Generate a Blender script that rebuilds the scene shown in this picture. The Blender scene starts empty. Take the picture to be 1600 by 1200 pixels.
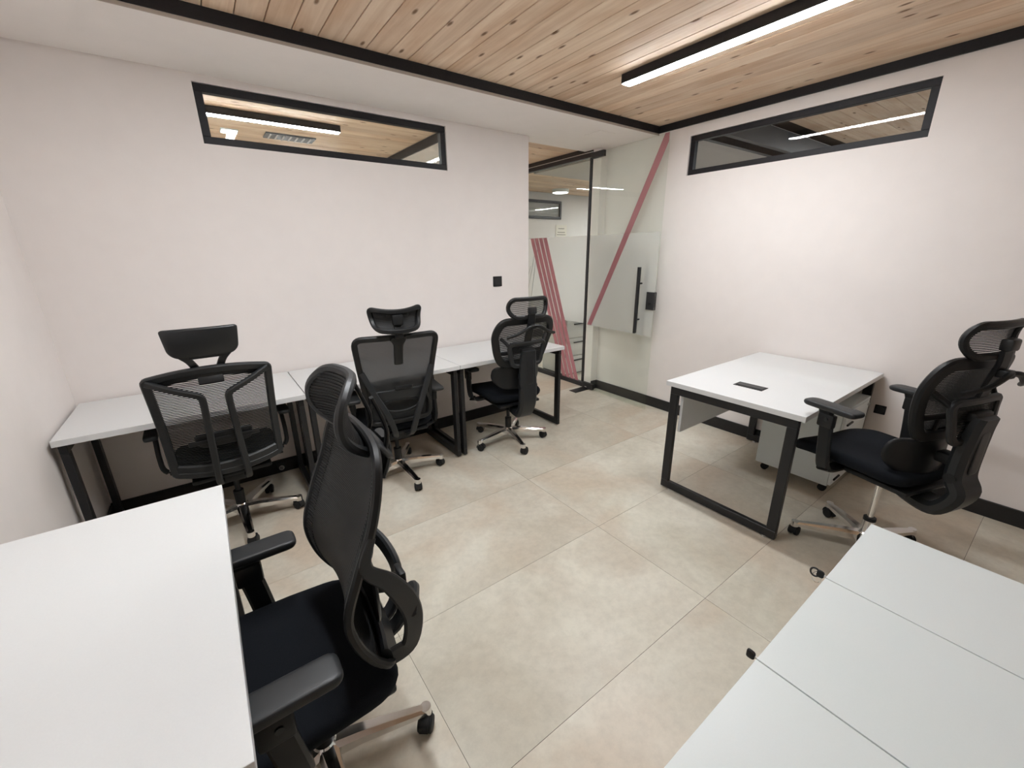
import bpy, bmesh, math, random
from mathutils import Vector, Matrix

random.seed(7)
PI = math.pi
SC = bpy.context.scene
COL = SC.collection

# ------------------------------------------------------------------ camera
H = 1.54
YAW, PITCH, ROLL, FPX = 0.628338, 0.309127, -0.011879, 647.55
cam_d = bpy.data.cameras.new('camera')
cam = bpy.data.objects.new('camera', cam_d)
COL.objects.link(cam)
_f = Vector((math.sin(YAW) * math.cos(PITCH), math.cos(YAW) * math.cos(PITCH), -math.sin(PITCH)))
_r = Vector((math.cos(YAW), -math.sin(YAW), 0))
_u = _r.cross(_f)
_r2 = _r * math.cos(ROLL) + _u * math.sin(ROLL)
_u2 = _u * math.cos(ROLL) - _r * math.sin(ROLL)
cam.matrix_world = Matrix(((_r2.x, _u2.x, -_f.x, 0), (_r2.y, _u2.y, -_f.y, 0), (_r2.z, _u2.z, -_f.z, H), (0, 0, 0, 1)))
cam_d.sensor_fit = 'HORIZONTAL'
cam_d.sensor_width = 36.0
cam_d.lens = FPX / 1600.0 * 36.0
cam_d.clip_start = 0.02
cam_d.clip_end = 100
SC.camera = cam

# ------------------------------------------------------------------ world, light levels, exposure
w = bpy.data.worlds.new('world')
SC.world = w
w.use_nodes = True
w.node_tree.nodes['Background'].inputs[0].default_value = (0.9, 0.95, 1.0, 1)
w.node_tree.nodes['Background'].inputs[1].default_value = 0.15
LED_MAIN = 124.0      # emission of the right hand lamp in this room
LED_TWIN = 140.0      # emission of its twin on the left
LED_BACK = 115.0      # lamp in the bright space behind the back wall
LED_SIDE_FILL = 640.0       # unseen fill lamps added to brighten the dim room behind the right wall
SC.view_settings.view_transform = 'Standard'
SC.view_settings.look = 'None'
SC.view_settings.gamma = 1.0
SC.view_settings.use_curve_mapping = False
SC.view_settings.exposure = 0.0
SC.cycles.use_denoising = True
SC.cycles.max_bounces = 14
SC.cycles.diffuse_bounces = 8
SC.cycles.transparent_max_bounces = 24
SC.cycles.sample_clamp_indirect = 8.0

# ------------------------------------------------------------------ materials
MAT = {}

def new_mat(name):
    m = bpy.data.materials.new(name)
    m.use_nodes = True
    nt = m.node_tree
    nt.nodes.clear()
    out = nt.nodes.new('ShaderNodeOutputMaterial')
    MAT[name] = m
    return m, nt, out

def nd(nt, typ, **kw):
    n = nt.nodes.new(typ)
    for k, v in kw.items():
        if hasattr(n, k):
            setattr(n, k, v)
        else:
            n.inputs[k.replace('_', ' ')].default_value = v
    return n

def ln(nt, a, ao, b, bi):
    nt.links.new(a.outputs[ao], b.inputs[bi])

def rgb(c):
    return (c[0], c[1], c[2], 1.0)

def simple(name, col, rough=0.5, metal=0.0, spec=0.5, bump=None, var=0.0, scale=40.0):
    """Principled material with fine procedural colour variation and relief."""
    m, nt, out = new_mat(name)
    p = nd(nt, 'ShaderNodeBsdfPrincipled')
    p.inputs['Roughness'].default_value = rough
    p.inputs['Metallic'].default_value = metal
    p.inputs['Specular IOR Level'].default_value = spec
    tc = nd(nt, 'ShaderNodeTexCoord')
    no = nd(nt, 'ShaderNodeTexNoise')
    no.inputs['Scale'].default_value = scale
    no.inputs['Detail'].default_value = 4
    ln(nt, tc, 'Object', no, 'Vector')
    cr = nd(nt, 'ShaderNodeValToRGB')
    cr.color_ramp.elements[0].position = 0.3
    cr.color_ramp.elements[1].position = 0.7
    cr.color_ramp.elements[0].color = rgb([max(0, c * (1 - var)) for c in col])
    cr.color_ramp.elements[1].color = rgb([min(1, c * (1 + var)) for c in col])
    ln(nt, no, 'Fac', cr, 'Fac')
    ln(nt, cr, 'Color', p, 'Base Color')
    if bump:
        b = nd(nt, 'ShaderNodeBump')
        b.inputs['Strength'].default_value = bump
        b.inputs['Distance'].default_value = 0.002
        ln(nt, no, 'Fac', b, 'Height')
        ln(nt, b, 'Normal', p, 'Normal')
    ln(nt, p, 'BSDF', out, 'Surface')
    return m

simple('paint', (0.79, 0.745, 0.72), 0.75, spec=0.25, bump=0.08, var=0.012, scale=9.0)
simple('soffit_paint', (0.84, 0.80, 0.77), 0.8, spec=0.2, bump=0.05, var=0.01, scale=9.0)
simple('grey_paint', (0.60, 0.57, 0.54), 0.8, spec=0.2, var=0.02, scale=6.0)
simple('pale_edge', (0.42, 0.37, 0.32), 0.7, var=0.03)
simple('laminate', (0.66, 0.67, 0.67), 0.34, spec=0.4, bump=0.02, var=0.01, scale=300.0)
simple('laminate_edge', (0.70, 0.70, 0.66), 0.4, spec=0.4, var=0.01, scale=90.0)
simple('white_metal', (0.69, 0.74, 0.745), 0.36, spec=0.45, bump=0.02, var=0.008, scale=250.0)
simple('steel_black', (0.012, 0.012, 0.013), 0.42, spec=0.4, bump=0.05, var=0.15, scale=400.0)
simple('trim_black', (0.012, 0.011, 0.013), 0.5, spec=0.3, var=0.15, scale=60.0)
simple('board_black', (0.018, 0.017, 0.017), 0.45, spec=0.3, var=0.12, scale=30.0)
simple('plastic', (0.008, 0.0085, 0.0092), 0.45, spec=0.35, bump=0.06, var=0.12, scale=500.0)
simple('plastic_grey', (0.015, 0.0165, 0.018), 0.45, spec=0.42, bump=0.05, var=0.1, scale=500.0)
simple('plastic_sheen', (0.012, 0.013, 0.0145), 0.36, spec=0.45, bump=0.03, var=0.1, scale=400.0)
simple('rubber', (0.012, 0.012, 0.012), 0.6, spec=0.3, var=0.15, scale=200.0)
simple('fabric', (0.0075, 0.009, 0.012), 0.9, spec=0.15, bump=0.5, var=0.35, scale=700.0)
simple('chrome', (0.80, 0.79, 0.78), 0.12, metal=1.0, var=0.02, scale=30.0)
simple('alu', (0.62, 0.62, 0.62), 0.3, metal=1.0, var=0.03, scale=80.0)
simple('strand', (0.008, 0.0085, 0.009), 0.6, spec=0.3, var=0.1, scale=300.0)
simple('grout', (0.06, 0.05, 0.04), 0.8, var=0.08, scale=30.0)
simple('groove', (0.035, 0.022, 0.014), 0.9, var=0.1, scale=20.0)
simple('paper', (0.62, 0.58, 0.50), 0.7, var=0.03, scale=30.0)
simple('ink', (0.12, 0.11, 0.10), 0.7, var=0.05, scale=30.0)
simple('vent_metal', (0.10, 0.115, 0.13), 0.35, metal=0.6, var=0.2, scale=20.0)
simple('cabinet_grey', (0.50, 0.49, 0.46), 0.45, var=0.02, scale=20.0)
simple('slit', (0.14, 0.15, 0.15), 0.3, var=0.05, scale=20.0)

# floor tile: beige stone-look porcelain with clouded stains
m, nt, out = new_mat('tile')
p = nd(nt, 'ShaderNodeBsdfPrincipled')
geo = nd(nt, 'ShaderNodeNewGeometry')
n1 = nd(nt, 'ShaderNodeTexNoise'); n1.inputs['Scale'].default_value = 1.5; n1.inputs['Detail'].default_value = 9; n1.inputs['Roughness'].default_value = 0.62; n1.inputs['Distortion'].default_value = 0.6
n2 = nd(nt, 'ShaderNodeTexNoise'); n2.inputs['Scale'].default_value = 1.1; n2.inputs['Detail'].default_value = 6; n2.inputs['Distortion'].default_value = 1.2
n3 = nd(nt, 'ShaderNodeTexNoise'); n3.inputs['Scale'].default_value = 26.0; n3.inputs['Detail'].default_value = 6; n3.inputs['Roughness'].default_value = 0.7
oi = nd(nt, 'ShaderNodeObjectInfo')
mul = nd(nt, 'ShaderNodeVectorMath', operation='SCALE'); mul.inputs[0].default_value = (13.0, 7.0, 3.0)
add = nd(nt, 'ShaderNodeVectorMath', operation='ADD')
ln(nt, oi, 'Random', mul, 'Scale'); ln(nt, geo, 'Position', add, 0); ln(nt, mul, 'Vector', add, 1)
for n in (n1, n2, n3):
    ln(nt, add, 'Vector', n, 'Vector')
c1 = nd(nt, 'ShaderNodeValToRGB')
c1.color_ramp.elements[0].position = 0.36; c1.color_ramp.elements[0].color = rgb((0.515, 0.47, 0.385))
c1.color_ramp.elements[1].position = 0.62; c1.color_ramp.elements[1].color = rgb((0.665, 0.635, 0.545))
ln(nt, n1, 'Fac', c1, 'Fac')
c2 = nd(nt, 'ShaderNodeValToRGB')
c2.color_ramp.elements[0].position = 0.48; c2.color_ramp.elements[0].color = rgb((0, 0, 0))
c2.color_ramp.elements[1].position = 0.68; c2.color_ramp.elements[1].color = rgb((0.85, 0.85, 0.85))
ln(nt, n2, 'Fac', c2, 'Fac')
mx = nd(nt, 'ShaderNodeMix', data_type='RGBA')
ln(nt, c2, 'Color', mx, 'Factor'); ln(nt, c1, 'Color', mx, 6); mx.inputs[7].default_value = rgb((0.535, 0.445, 0.345))
c3 = nd(nt, 'ShaderNodeValToRGB')
c3.color_ramp.elements[0].position = 0.25; c3.color_ramp.elements[0].color = rgb((0.86, 0.86, 0.86))
c3.color_ramp.elements[1].position = 0.6; c3.color_ramp.elements[1].color = rgb((1, 1, 1))
ln(nt, n3, 'Fac', c3, 'Fac')
mm = nd(nt, 'ShaderNodeMix', data_type='RGBA', blend_type='MULTIPLY'); mm.inputs['Factor'].default_value = 1.0
ln(nt, mx, 2, mm, 6); ln(nt, c3, 'Color', mm, 7)
ln(nt, mm, 2, p, 'Base Color')
p.inputs['Roughness'].default_value = 0.36
p.inputs['Specular IOR Level'].default_value = 0.42
bp = nd(nt, 'ShaderNodeBump'); bp.inputs['Strength'].default_value = 0.12; bp.inputs['Distance'].default_value = 0.002
ln(nt, n3, 'Fac', bp, 'Height'); ln(nt, bp, 'Normal', p, 'Normal')
ln(nt, p, 'BSDF', out, 'Surface')

# pine board, grain along local Y, every board its own tone and knots
def wood(name, cols, knot):
    m, nt, out = new_mat(name)
    p = nd(nt, 'ShaderNodeBsdfPrincipled')
    tc = nd(nt, 'ShaderNodeTexCoord')
    oi = nd(nt, 'ShaderNodeObjectInfo')
    sc_ = nd(nt, 'ShaderNodeVectorMath', operation='SCALE'); sc_.inputs[0].default_value = (31.0, 57.0, 11.0)
    ad = nd(nt, 'ShaderNodeVectorMath', operation='ADD')
    ln(nt, oi, 'Random', sc_, 'Scale'); ln(nt, tc, 'Object', ad, 0); ln(nt, sc_, 'Vector', ad, 1)
    mg = nd(nt, 'ShaderNodeMapping'); mg.inputs['Scale'].default_value = (26.0, 1.1, 26.0)
    ln(nt, ad, 'Vector', mg, 'Vector')
    ng = nd(nt, 'ShaderNodeTexNoise'); ng.inputs['Scale'].default_value = 1.0; ng.inputs['Detail'].default_value = 8; ng.inputs['Roughness'].default_value = 0.6; ng.inputs['Distortion'].default_value = 0.8
    ln(nt, mg, 'Vector', ng, 'Vector')
    cg = nd(nt, 'ShaderNodeValToRGB')
    cg.color_ramp.elements[0].position = 0.30; cg.color_ramp.elements[0].color = rgb(cols[0])
    cg.color_ramp.elements[1].position = 0.68; cg.color_ramp.elements[1].color = rgb(cols[1])
    ln(nt, ng, 'Fac', cg, 'Fac')
    # tone of the whole board
    ct = nd(nt, 'ShaderNodeValToRGB')
    ct.color_ramp.elements[0].color = rgb((0.92, 0.88, 0.84)); ct.color_ramp.elements[1].color = rgb((1.14, 1.13, 1.10))
    ln(nt, oi, 'Random', ct, 'Fac')
    mt = nd(nt, 'ShaderNodeMix', data_type='RGBA', blend_type='MULTIPLY'); mt.inputs['Factor'].default_value = 1.0
    ln(nt, cg, 'Color', mt, 6); ln(nt, ct, 'Color', mt, 7)
    # broad smudges
    ns = nd(nt, 'ShaderNodeTexNoise'); ns.inputs['Scale'].default_value = 2.0; ns.inputs['Detail'].default_value = 5
    mp2 = nd(nt, 'ShaderNodeMapping'); mp2.inputs['Scale'].default_value = (3.0, 1.0, 3.0)
    ln(nt, ad, 'Vector', mp2, 'Vector'); ln(nt, mp2, 'Vector', ns, 'Vector')
    cs = nd(nt, 'ShaderNodeValToRGB')
    cs.color_ramp.elements[0].position = 0.35; cs.color_ramp.elements[0].color = rgb((0.88, 0.80, 0.73))
    cs.color_ramp.elements[1].position = 0.55; cs.color_ramp.elements[1].color = rgb((1, 1, 1))
    ln(nt, ns, 'Fac', cs, 'Fac')
    ms = nd(nt, 'ShaderNodeMix', data_type='RGBA', blend_type='MULTIPLY'); ms.inputs['Factor'].default_value = 1.0
    ln(nt, mt, 2, ms, 6); ln(nt, cs, 'Color', ms, 7)
    # knots
    mk = nd(nt, 'ShaderNodeMapping'); mk.inputs['Scale'].default_value = (7.0, 2.4, 0.02)
    ln(nt, ad, 'Vector', mk, 'Vector')
    vo = nd(nt, 'ShaderNodeTexVoronoi'); vo.voronoi_dimensions = '2D'; vo.inputs['Scale'].default_value = 1.0
    ln(nt, mk, 'Vector', vo, 'Vector')
    ck = nd(nt, 'ShaderNodeValToRGB')
    ck.color_ramp.elements[0].position = 0.035; ck.color_ramp.elements[0].color = rgb((1, 1, 1))
    ck.color_ramp.elements[1].position = knot; ck.color_ramp.elements[1].color = rgb((0, 0, 0))
    ln(nt, vo, 'Distance', ck, 'Fac')
    sr = nd(nt, 'ShaderNodeSeparateColor'); ln(nt, vo, 'Color', sr, 'Color')
    gt = nd(nt, 'ShaderNodeMath', operation='GREATER_THAN'); gt.inputs[1].default_value = 0.42; ln(nt, sr, 0, gt, 0)
    mk2 = nd(nt, 'ShaderNodeMath', operation='MULTIPLY'); ln(nt, gt, 'Value', mk2, 0); ln(nt, ck, 'Color', mk2, 1)
    m3 = nd(nt, 'ShaderNodeMix', data_type='RGBA')
    ln(nt, mk2, 'Value', m3, 'Factor'); ln(nt, ms, 2, m3, 6); m3.inputs[7].default_value = rgb((0.20, 0.105, 0.05))
    ln(nt, m3, 2, p, 'Base Color')
    p.inputs['Roughness'].default_value = 0.55
    p.inputs['Specular IOR Level'].default_value = 0.3
    b = nd(nt, 'ShaderNodeBump'); b.inputs['Strength'].default_value = 0.1; b.inputs['Distance'].default_value = 0.002
    ln(nt, ng, 'Fac', b, 'Height'); ln(nt, b, 'Normal', p, 'Normal')
    ln(nt, p, 'BSDF', out, 'Surface')
wood('pine', ((0.66, 0.50, 0.365), (0.82, 0.68, 0.54)), 0.085)

def emitter(name, col, strength):
    m, nt, out = new_mat(name)
    e = nd(nt, 'ShaderNodeEmission')
    e.inputs['Color'].default_value = rgb(col); e.inputs['Strength'].default_value = strength
    ln(nt, e, 'Emission', out, 'Surface')
emitter('led_main', (0.94, 0.97, 1.0), LED_MAIN)
emitter('led_twin', (0.94, 0.97, 1.0), LED_TWIN)
emitter('led_back', (0.96, 0.975, 1.0), LED_BACK)
emitter('led_side_fill', (0.95, 0.98, 1.0), LED_SIDE_FILL)
emitter('lamp_soft', (1.0, 0.98, 0.95), 6.0)

def glass(name, tint, ior=1.45):
    m, nt, out = new_mat(name)
    t = nd(nt, 'ShaderNodeBsdfTransparent'); t.inputs['Color'].default_value = rgb(tint)
    g = nd(nt, 'ShaderNodeBsdfGlossy'); g.inputs['Roughness'].default_value = 0.0
    fr = nd(nt, 'ShaderNodeFresnel'); fr.inputs['IOR'].default_value = ior
    mx = nd(nt, 'ShaderNodeMixShader')
    gm = nd(nt, 'ShaderNodeNewGeometry')
    inv = nd(nt, 'ShaderNodeMath', operation='SUBTRACT'); inv.inputs[0].default_value = 1.0
    ml = nd(nt, 'ShaderNodeMath', operation='MULTIPLY')      # only the outer faces mirror
    ln(nt, gm, 'Backfacing', inv, 1); ln(nt, inv, 'Value', ml, 0); ln(nt, fr, 'Fac', ml, 1)
    ln(nt, ml, 'Value', mx, 0); ln(nt, t, 'BSDF', mx, 1); ln(nt, g, 'BSDF', mx, 2)
    ln(nt, mx, 'Shader', out, 'Surface')
glass('glass', (0.955, 0.975, 0.955))
glass('glass_dark', (0.84, 0.85, 0.85))

def film(name, col, clear, trans=0.5):
    m, nt, out = new_mat(name)
    d = nd(nt, 'ShaderNodeBsdfDiffuse'); d.inputs['Color'].default_value = rgb(col)
    t = nd(nt, 'ShaderNodeBsdfTranslucent'); t.inputs['Color'].default_value = rgb(col)
    c = nd(nt, 'ShaderNodeBsdfTransparent')
    a = nd(nt, 'ShaderNodeMixShader'); a.inputs[0].default_value = trans
    b = nd(nt, 'ShaderNodeMixShader'); b.inputs[0].default_value = clear
    ln(nt, d, 'BSDF', a, 1); ln(nt, t, 'BSDF', a, 2)
    ln(nt, a, 'Shader', b, 1); ln(nt, c, 'BSDF', b, 2)
    ln(nt, b, 'Shader', out, 'Surface')
film('frost', (0.72, 0.73, 0.70), 0.54, 0.3)
film('pink_film', (0.50, 0.23, 0.25), 0.25, 0.35)

def mesh_cloth(name, col, see):
    """Fine woven net: hole share `see`, thread share diffuse."""
    m, nt, out = new_mat(name)
    p = nd(nt, 'ShaderNodeBsdfPrincipled'); p.inputs['Base Color'].default_value = rgb(col)
    p.inputs['Roughness'].default_value = 0.55; p.inputs['Specular IOR Level'].default_value = 0.35
    tc = nd(nt, 'ShaderNodeTexCoord')
    wv = nd(nt, 'ShaderNodeTexWave'); wv.wave_type = 'BANDS'; wv.bands_direction = 'Z'
    wv.inputs['Scale'].default_value = 60.0
    ln(nt, tc, 'Object', wv, 'Vector')
    bp = nd(nt, 'ShaderNodeBump'); bp.inputs['Strength'].default_value = 0.5; bp.inputs['Distance'].default_value = 0.002
    ln(nt, wv, 'Fac', bp, 'Height'); ln(nt, bp, 'Normal', p, 'Normal')
    c = nd(nt, 'ShaderNodeBsdfTransparent')
    b = nd(nt, 'ShaderNodeMixShader'); b.inputs[0].default_value = see
    ln(nt, p, 'BSDF', b, 1); ln(nt, c, 'BSDF', b, 2); ln(nt, b, 'Shader', out, 'Surface')
mesh_cloth('net', (0.026, 0.028, 0.029), 0.10)
mesh_cloth('net_dense', (0.010, 0.0105, 0.011), 0.01)

# ------------------------------------------------------------------ geometry helpers
def catmull(pts):
    """Smooth 1D function through (t, value) pairs."""
    ts = [p[0] for p in pts]; vs = [p[1] for p in pts]
    n = len(pts)
    ms = []
    for i in range(n):
        a, b = max(0, i - 1), min(n - 1, i + 1)
        ms.append((vs[b] - vs[a]) / (ts[b] - ts[a]))
    def f(t):
        if t <= ts[0]:
            return vs[0] + ms[0] * (t - ts[0])
        if t >= ts[-1]:
            return vs[-1] + ms[-1] * (t - ts[-1])
        i = 0
        while t > ts[i + 1]:
            i += 1
        hh = ts[i + 1] - ts[i]; u = (t - ts[i]) / hh
        return ((2*u**3 - 3*u*u + 1) * vs[i] + (u**3 - 2*u*u + u) * hh * ms[i]
                + (-2*u**3 + 3*u*u) * vs[i+1] + (u**3 - u*u) * hh * ms[i+1])
    return f

def smooth_path(pts, n=6):
    """Catmull-Rom polyline through 3D points."""
    pts = [Vector(p) for p in pts]
    res = []
    for i in range(len(pts) - 1):
        p0 = pts[max(0, i-1)]; p1 = pts[i]; p2 = pts[i+1]; p3 = pts[min(len(pts)-1, i+2)]
        for k in range(n):
            t = k / n
            res.append(0.5 * ((2*p1) + (p2-p0)*t + (2*p0-5*p1+4*p2-p3)*t*t + (3*p1-p0-3*p2+p3)*t**3))
    res.append(pts[-1])
    return res

def rpoly(pts, r, n=5):
    """Closed 2D polygon with rounded corners (r: one radius or one per corner)."""
    out_ = []
    k = len(pts)
    for i in range(k):
        p = Vector(pts[i]); a = Vector(pts[i-1]); b = Vector(pts[(i+1) % k])
        rr = r[i] if isinstance(r, (list, tuple)) else r
        da = (a - p); db = (b - p)
        la, lb = da.length, db.length
        rr = min(rr, la * 0.49, lb * 0.49)
        da.normalize(); db.normalize()
        s, e = p + da * rr, p + db * rr
        for j in range(n + 1):
            t = j / n
            out_.append(((1-t)**2) * s + 2*t*(1-t) * p + t*t * e)
    return out_

def resample(poly, step):
    """Closed 2D polyline with edges no longer than step."""
    out_ = []
    k = len(poly)
    for i in range(k):
        a, b = Vector(poly[i]), Vector(poly[(i+1) % k])
        d = (b - a).length
        if d < 1e-6:
            continue
        m_ = max(1, int(math.ceil(d / step)))
        for j in range(m_):
            out_.append(a + (b - a) * (j / m_))
    return out_

def spans(poly, s):
    xs = []
    k = len(poly)
    for i in range(k):
        a, b = poly[i], poly[(i+1) % k]
        if (a[1] > s) != (b[1] > s):
            xs.append(a[0] + (b[0]-a[0]) * (s-a[1]) / (b[1]-a[1]))
    return sorted(xs)

def surf(prof, c=0.0, x0=0.0):
    """Map (x, z, off) to a back-rest surface: y follows prof(z), edges come forward by c*x^2; off along the normal."""
    f = prof if callable(prof) else catmull(prof)
    def mp(x, z, off=0.0):
        dz = (f(z + 1e-3) - f(z - 1e-3)) / 2e-3
        n = Vector((-2*c*x, 1.0, -dz)).normalized()
        return Vector((x, f(z) + c*x*x, z)) + n * off
    return mp

class MB:
    def __init__(self):
        self.v = []; self.f = []
    def add(self, vs, fs):
        o = len(self.v)
        self.v += [tuple(q) for q in vs]
        self.f += [tuple(i + o for i in t) for t in fs]
        return self
    def box(self, c, s, bev=0.0, rot=None, seg=2):
        bm = bmesh.new()
        bmesh.ops.create_cube(bm, size=1.0)
        for q in bm.verts:
            q.co = Vector((q.co.x * s[0], q.co.y * s[1], q.co.z * s[2]))
        if bev > 0:
            bmesh.ops.bevel(bm, geom=list(bm.edges), offset=bev, segments=seg, affect='EDGES', profile=0.5)
        M = Matrix.Translation(Vector(c))
        if rot is not None:
            M = M @ rot.to_4x4()
        bm.verts.index_update()
        self.add([M @ q.co for q in bm.verts], [[q.index for q in t.verts] for t in bm.faces])
        bm.free()
        return self
    def cyl(self, a, b, r, r2=None, n=18, cap=True):
        a, b = Vector(a), Vector(b)
        r2 = r if r2 is None else r2
        d = (b - a).normalized()
        up = Vector((0, 0, 1)) if abs(d.z) < 0.9 else Vector((1, 0, 0))
        e1 = d.cross(up).normalized(); e2 = d.cross(e1)
        vs = []
        for p_, rr in ((a, r), (b, r2)):
            for i in range(n):
                t = 2 * PI * i / n
                vs.append(p_ + (e1 * math.cos(t) + e2 * math.sin(t)) * rr)
        fs = [[i, (i+1) % n, n + (i+1) % n, n + i] for i in range(n)]
        if cap:
            fs += [list(range(n))[::-1], list(range(n, 2*n))]
        return self.add(vs, fs)
    def lathe(self, prof, c=(0, 0, 0), n=24, axis='Z'):
        c = Vector(c); vs = []; k = len(prof)
        for r, z in prof:
            for i in range(n):
                t = 2 * PI * i / n
                q = (r * math.cos(t), r * math.sin(t), z)
                if axis == 'X':
                    q = (z, q[0], q[1])
                elif axis == 'Y':
                    q = (q[0], z, q[1])
                vs.append(c + Vector(q))
        fs = []
        for j in range(k - 1):
            for i in range(n):
                fs.append([j*n + i, j*n + (i+1) % n, (j+1)*n + (i+1) % n, (j+1)*n + i])
        fs += [list(range(n))[::-1], list(range((k-1)*n, k*n))]
        return self.add(vs, fs)
    def sweep(self, path, wd, th, nrm=None, closed=False, ch=0.3, taper=None):
        """Chamfered bar along path; wd lies across the path in the surface, th along the normal nrm (vector or list)."""
        path = [Vector(q) for q in path]
        k = len(path); vs = []
        cc = min(wd, th) * ch * 0.5
        for i, q in enumerate(path):
            if closed:
                T = path[(i+1) % k] - path[i-1]
            else:
                T = path[min(k-1, i+1)] - path[max(0, i-1)]
            T.normalize()
            N = Vector(nrm[i]) if isinstance(nrm, list) else Vector(nrm)
            B = T.cross(N)
            if B.length < 1e-6:
                B = T.orthogonal()
            B.normalize(); N = B.cross(T).normalized()
            s = 1.0 if taper is None else taper(i / max(1, k-1))
            a, b = wd * s / 2, th * min(1.0, s + 0.0) / 2
            c_ = min(cc, a * 0.6, b * 0.6)
            for x_, y_ in ((a, -b+c_), (a, b-c_), (a-c_, b), (-a+c_, b), (-a, b-c_), (-a, -b+c_), (-a+c_, -b), (a-c_, -b)):
                vs.append(q + B * x_ + N * y_)
        fs = []
        for i in range(k if closed else k - 1):
            j = (i + 1) % k
            for t in range(8):
                u = (t + 1) % 8
                fs.append([i*8 + t, i*8 + u, j*8 + u, j*8 + t])
        if not closed:
            fs += [list(range(8))[::-1], [(k-1)*8 + t for t in range(8)]]
        return self.add(vs, fs)
    def tube(self, path, r, n=10, closed=False):
        path = [Vector(q) for q in path]
        k = len(path); vs = []; pn = None
        for i, q in enumerate(path):
            T = (path[(i+1) % k] - path[i-1]) if closed else (path[min(k-1, i+1)] - path[max(0, i-1)])
            T.normalize()
            if pn is None:
                pn = T.orthogonal().normalized()
            pn = (pn - T * pn.dot(T)).normalized()
            B = T.cross(pn)
            for t in range(n):
                a = 2*PI*t/n
                vs.append(q + (pn*math.cos(a) + B*math.sin(a)) * r)
        fs = []
        for i in range(k if closed else k-1):
            j = (i+1) % k
            for t in range(n):
                u = (t+1) % n
                fs.append([i*n+t, i*n+u, j*n+u, j*n+t])
        if not closed:
            fs += [list(range(n))[::-1], [(k-1)*n + t for t in range(n)]]
        return self.add(vs, fs)
    def pad(self, poly, mp, top, bot, crown=0.25):
        """Cushion over a star-shaped outline poly, mapped by mp(x, y, off); rounded rim."""
        k = len(poly)
        cx = sum(q[0] for q in poly)/k; cy = sum(q[1] for q in poly)/k
        half = [(1.0, 0.0), (0.985, 0.45), (0.955, 0.75), (0.90, 0.90), (0.72, 1.0 ), (0.4, 1.0 + crown*0.6), (0.0, 1.0 + crown)]
        rings = [(s, -bot * o) for s, o in half[::-1]][0:-1] + [(s, top * o) for s, o in half]
        vs = []; idx = []
        for s, o in rings:
            if s == 0.0:
                idx.append([len(vs)]); vs.append(mp(cx, cy, o))
            else:
                base = len(vs)
                for q in poly:
                    vs.append(mp(cx + (q[0]-cx)*s, cy + (q[1]-cy)*s, o))
                idx.append([base + i for i in range(k)])
        fs = []
        for a, b in zip(idx[:-1], idx[1:]):
            for i in range(k):
                j = (i+1) % k
                if len(a) == 1:
                    fs.append([a[0], b[j], b[i]][::-1])
                elif len(b) == 1:
                    fs.append([a[i], a[j], b[0]])
                else:
                    fs.append([a[i], a[j], b[j], b[i]])
        return self.add(vs, fs)
    def loop(self, poly, mp, wd, th, step=0.02, off=0.0):
        """Frame ring along a closed outline on a mapped surface."""
        pl = resample(poly, step)
        path = [mp(q[0], q[1], off) for q in pl]
        nr = [(mp(q[0], q[1], 0.01) - mp(q[0], q[1], 0.0)) for q in pl]
        return self.sweep(path, wd, th, nr, closed=True, ch=0.55)
    def strands(self, poly, mp, pitch, wd, th, nx=9, off=0.0):
        zs = [q[1] for q in poly]
        z = min(zs) + pitch
        while z < max(zs):
            xs = spans(poly, z)
            if len(xs) >= 2:
                a, b = xs[0], xs[-1]
                path = [mp(a + (b-a)*i/nx, z, off) for i in range(nx+1)]
                vs = []
                for q in path:
                    vs += [q + Vector((0, th/2, -wd/2)), q + Vector((0, th/2, wd/2)), q + Vector((0, -th/2, wd/2)), q + Vector((0, -th/2, -wd/2))]
                fs = []
                for i in range(nx):
                    for t in range(4):
                        u = (t+1) % 4
                        fs.append([i*4+t, i*4+u, (i+1)*4+u, (i+1)*4+t])
                self.add(vs, fs)
            z += pitch
        return self
    def cloth(self, poly, mp, nz=30, nx=14, off=0.0):
        zs = [q[1] for q in poly]
        z0, z1 = min(zs) + 1e-4, max(zs) - 1e-4
        vs = []; 
        for j in range(nz+1):
            z = z0 + (z1-z0)*j/nz
            xs = spans(poly, z)
            a, b = xs[0], xs[-1]
            for i in range(nx+1):
                vs.append(mp(a + (b-a)*i/nx, z, off))
        fs = []
        for j in range(nz):
            for i in range(nx):
                o = j*(nx+1)+i
                fs.append([o, o+1, o+nx+2, o+nx+1])
        return self.add(vs, fs)
    def mesh(self, name, smooth=False):
        me = bpy.data.meshes.new(name)
        me.from_pydata(self.v, [], self.f)
        me.validate()
        bm = bmesh.new(); bm.from_mesh(me)
        bmesh.ops.recalc_face_normals(bm, faces=bm.faces)
        bm.to_mesh(me); bm.free()
        if smooth:
            for q in me.polygons:
                q.use_smooth = True
            try:
                me.set_sharp_from_angle(angle=math.radians(38))
            except Exception:
                pass
        return me
    def build(self, name, mat, parent=None, smooth=False, loc=None):
        me = self.mesh(name, smooth)
        me.materials.append(MAT[mat])
        o = bpy.data.objects.new(name, me)
        COL.objects.link(o)
        if parent is not None:
            o.parent = parent
        if loc is not None:
            o.location = loc
        return o

def empty(name, loc=(0, 0, 0), rz=0.0):
    o = bpy.data.objects.new(name, None)
    o.empty_display_size = 0.1
    COL.objects.link(o)
    o.location = loc
    o.rotation_euler = (0, 0, rz)
    return o

def tag(o, label, cat, group=None):
    o['label'] = label; o['category'] = cat
    if group:
        o['group'] = group
    return o

def struct(o, label=None):
    o['kind'] = 'structure'
    if label:
        o['label'] = label
    return o

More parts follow.
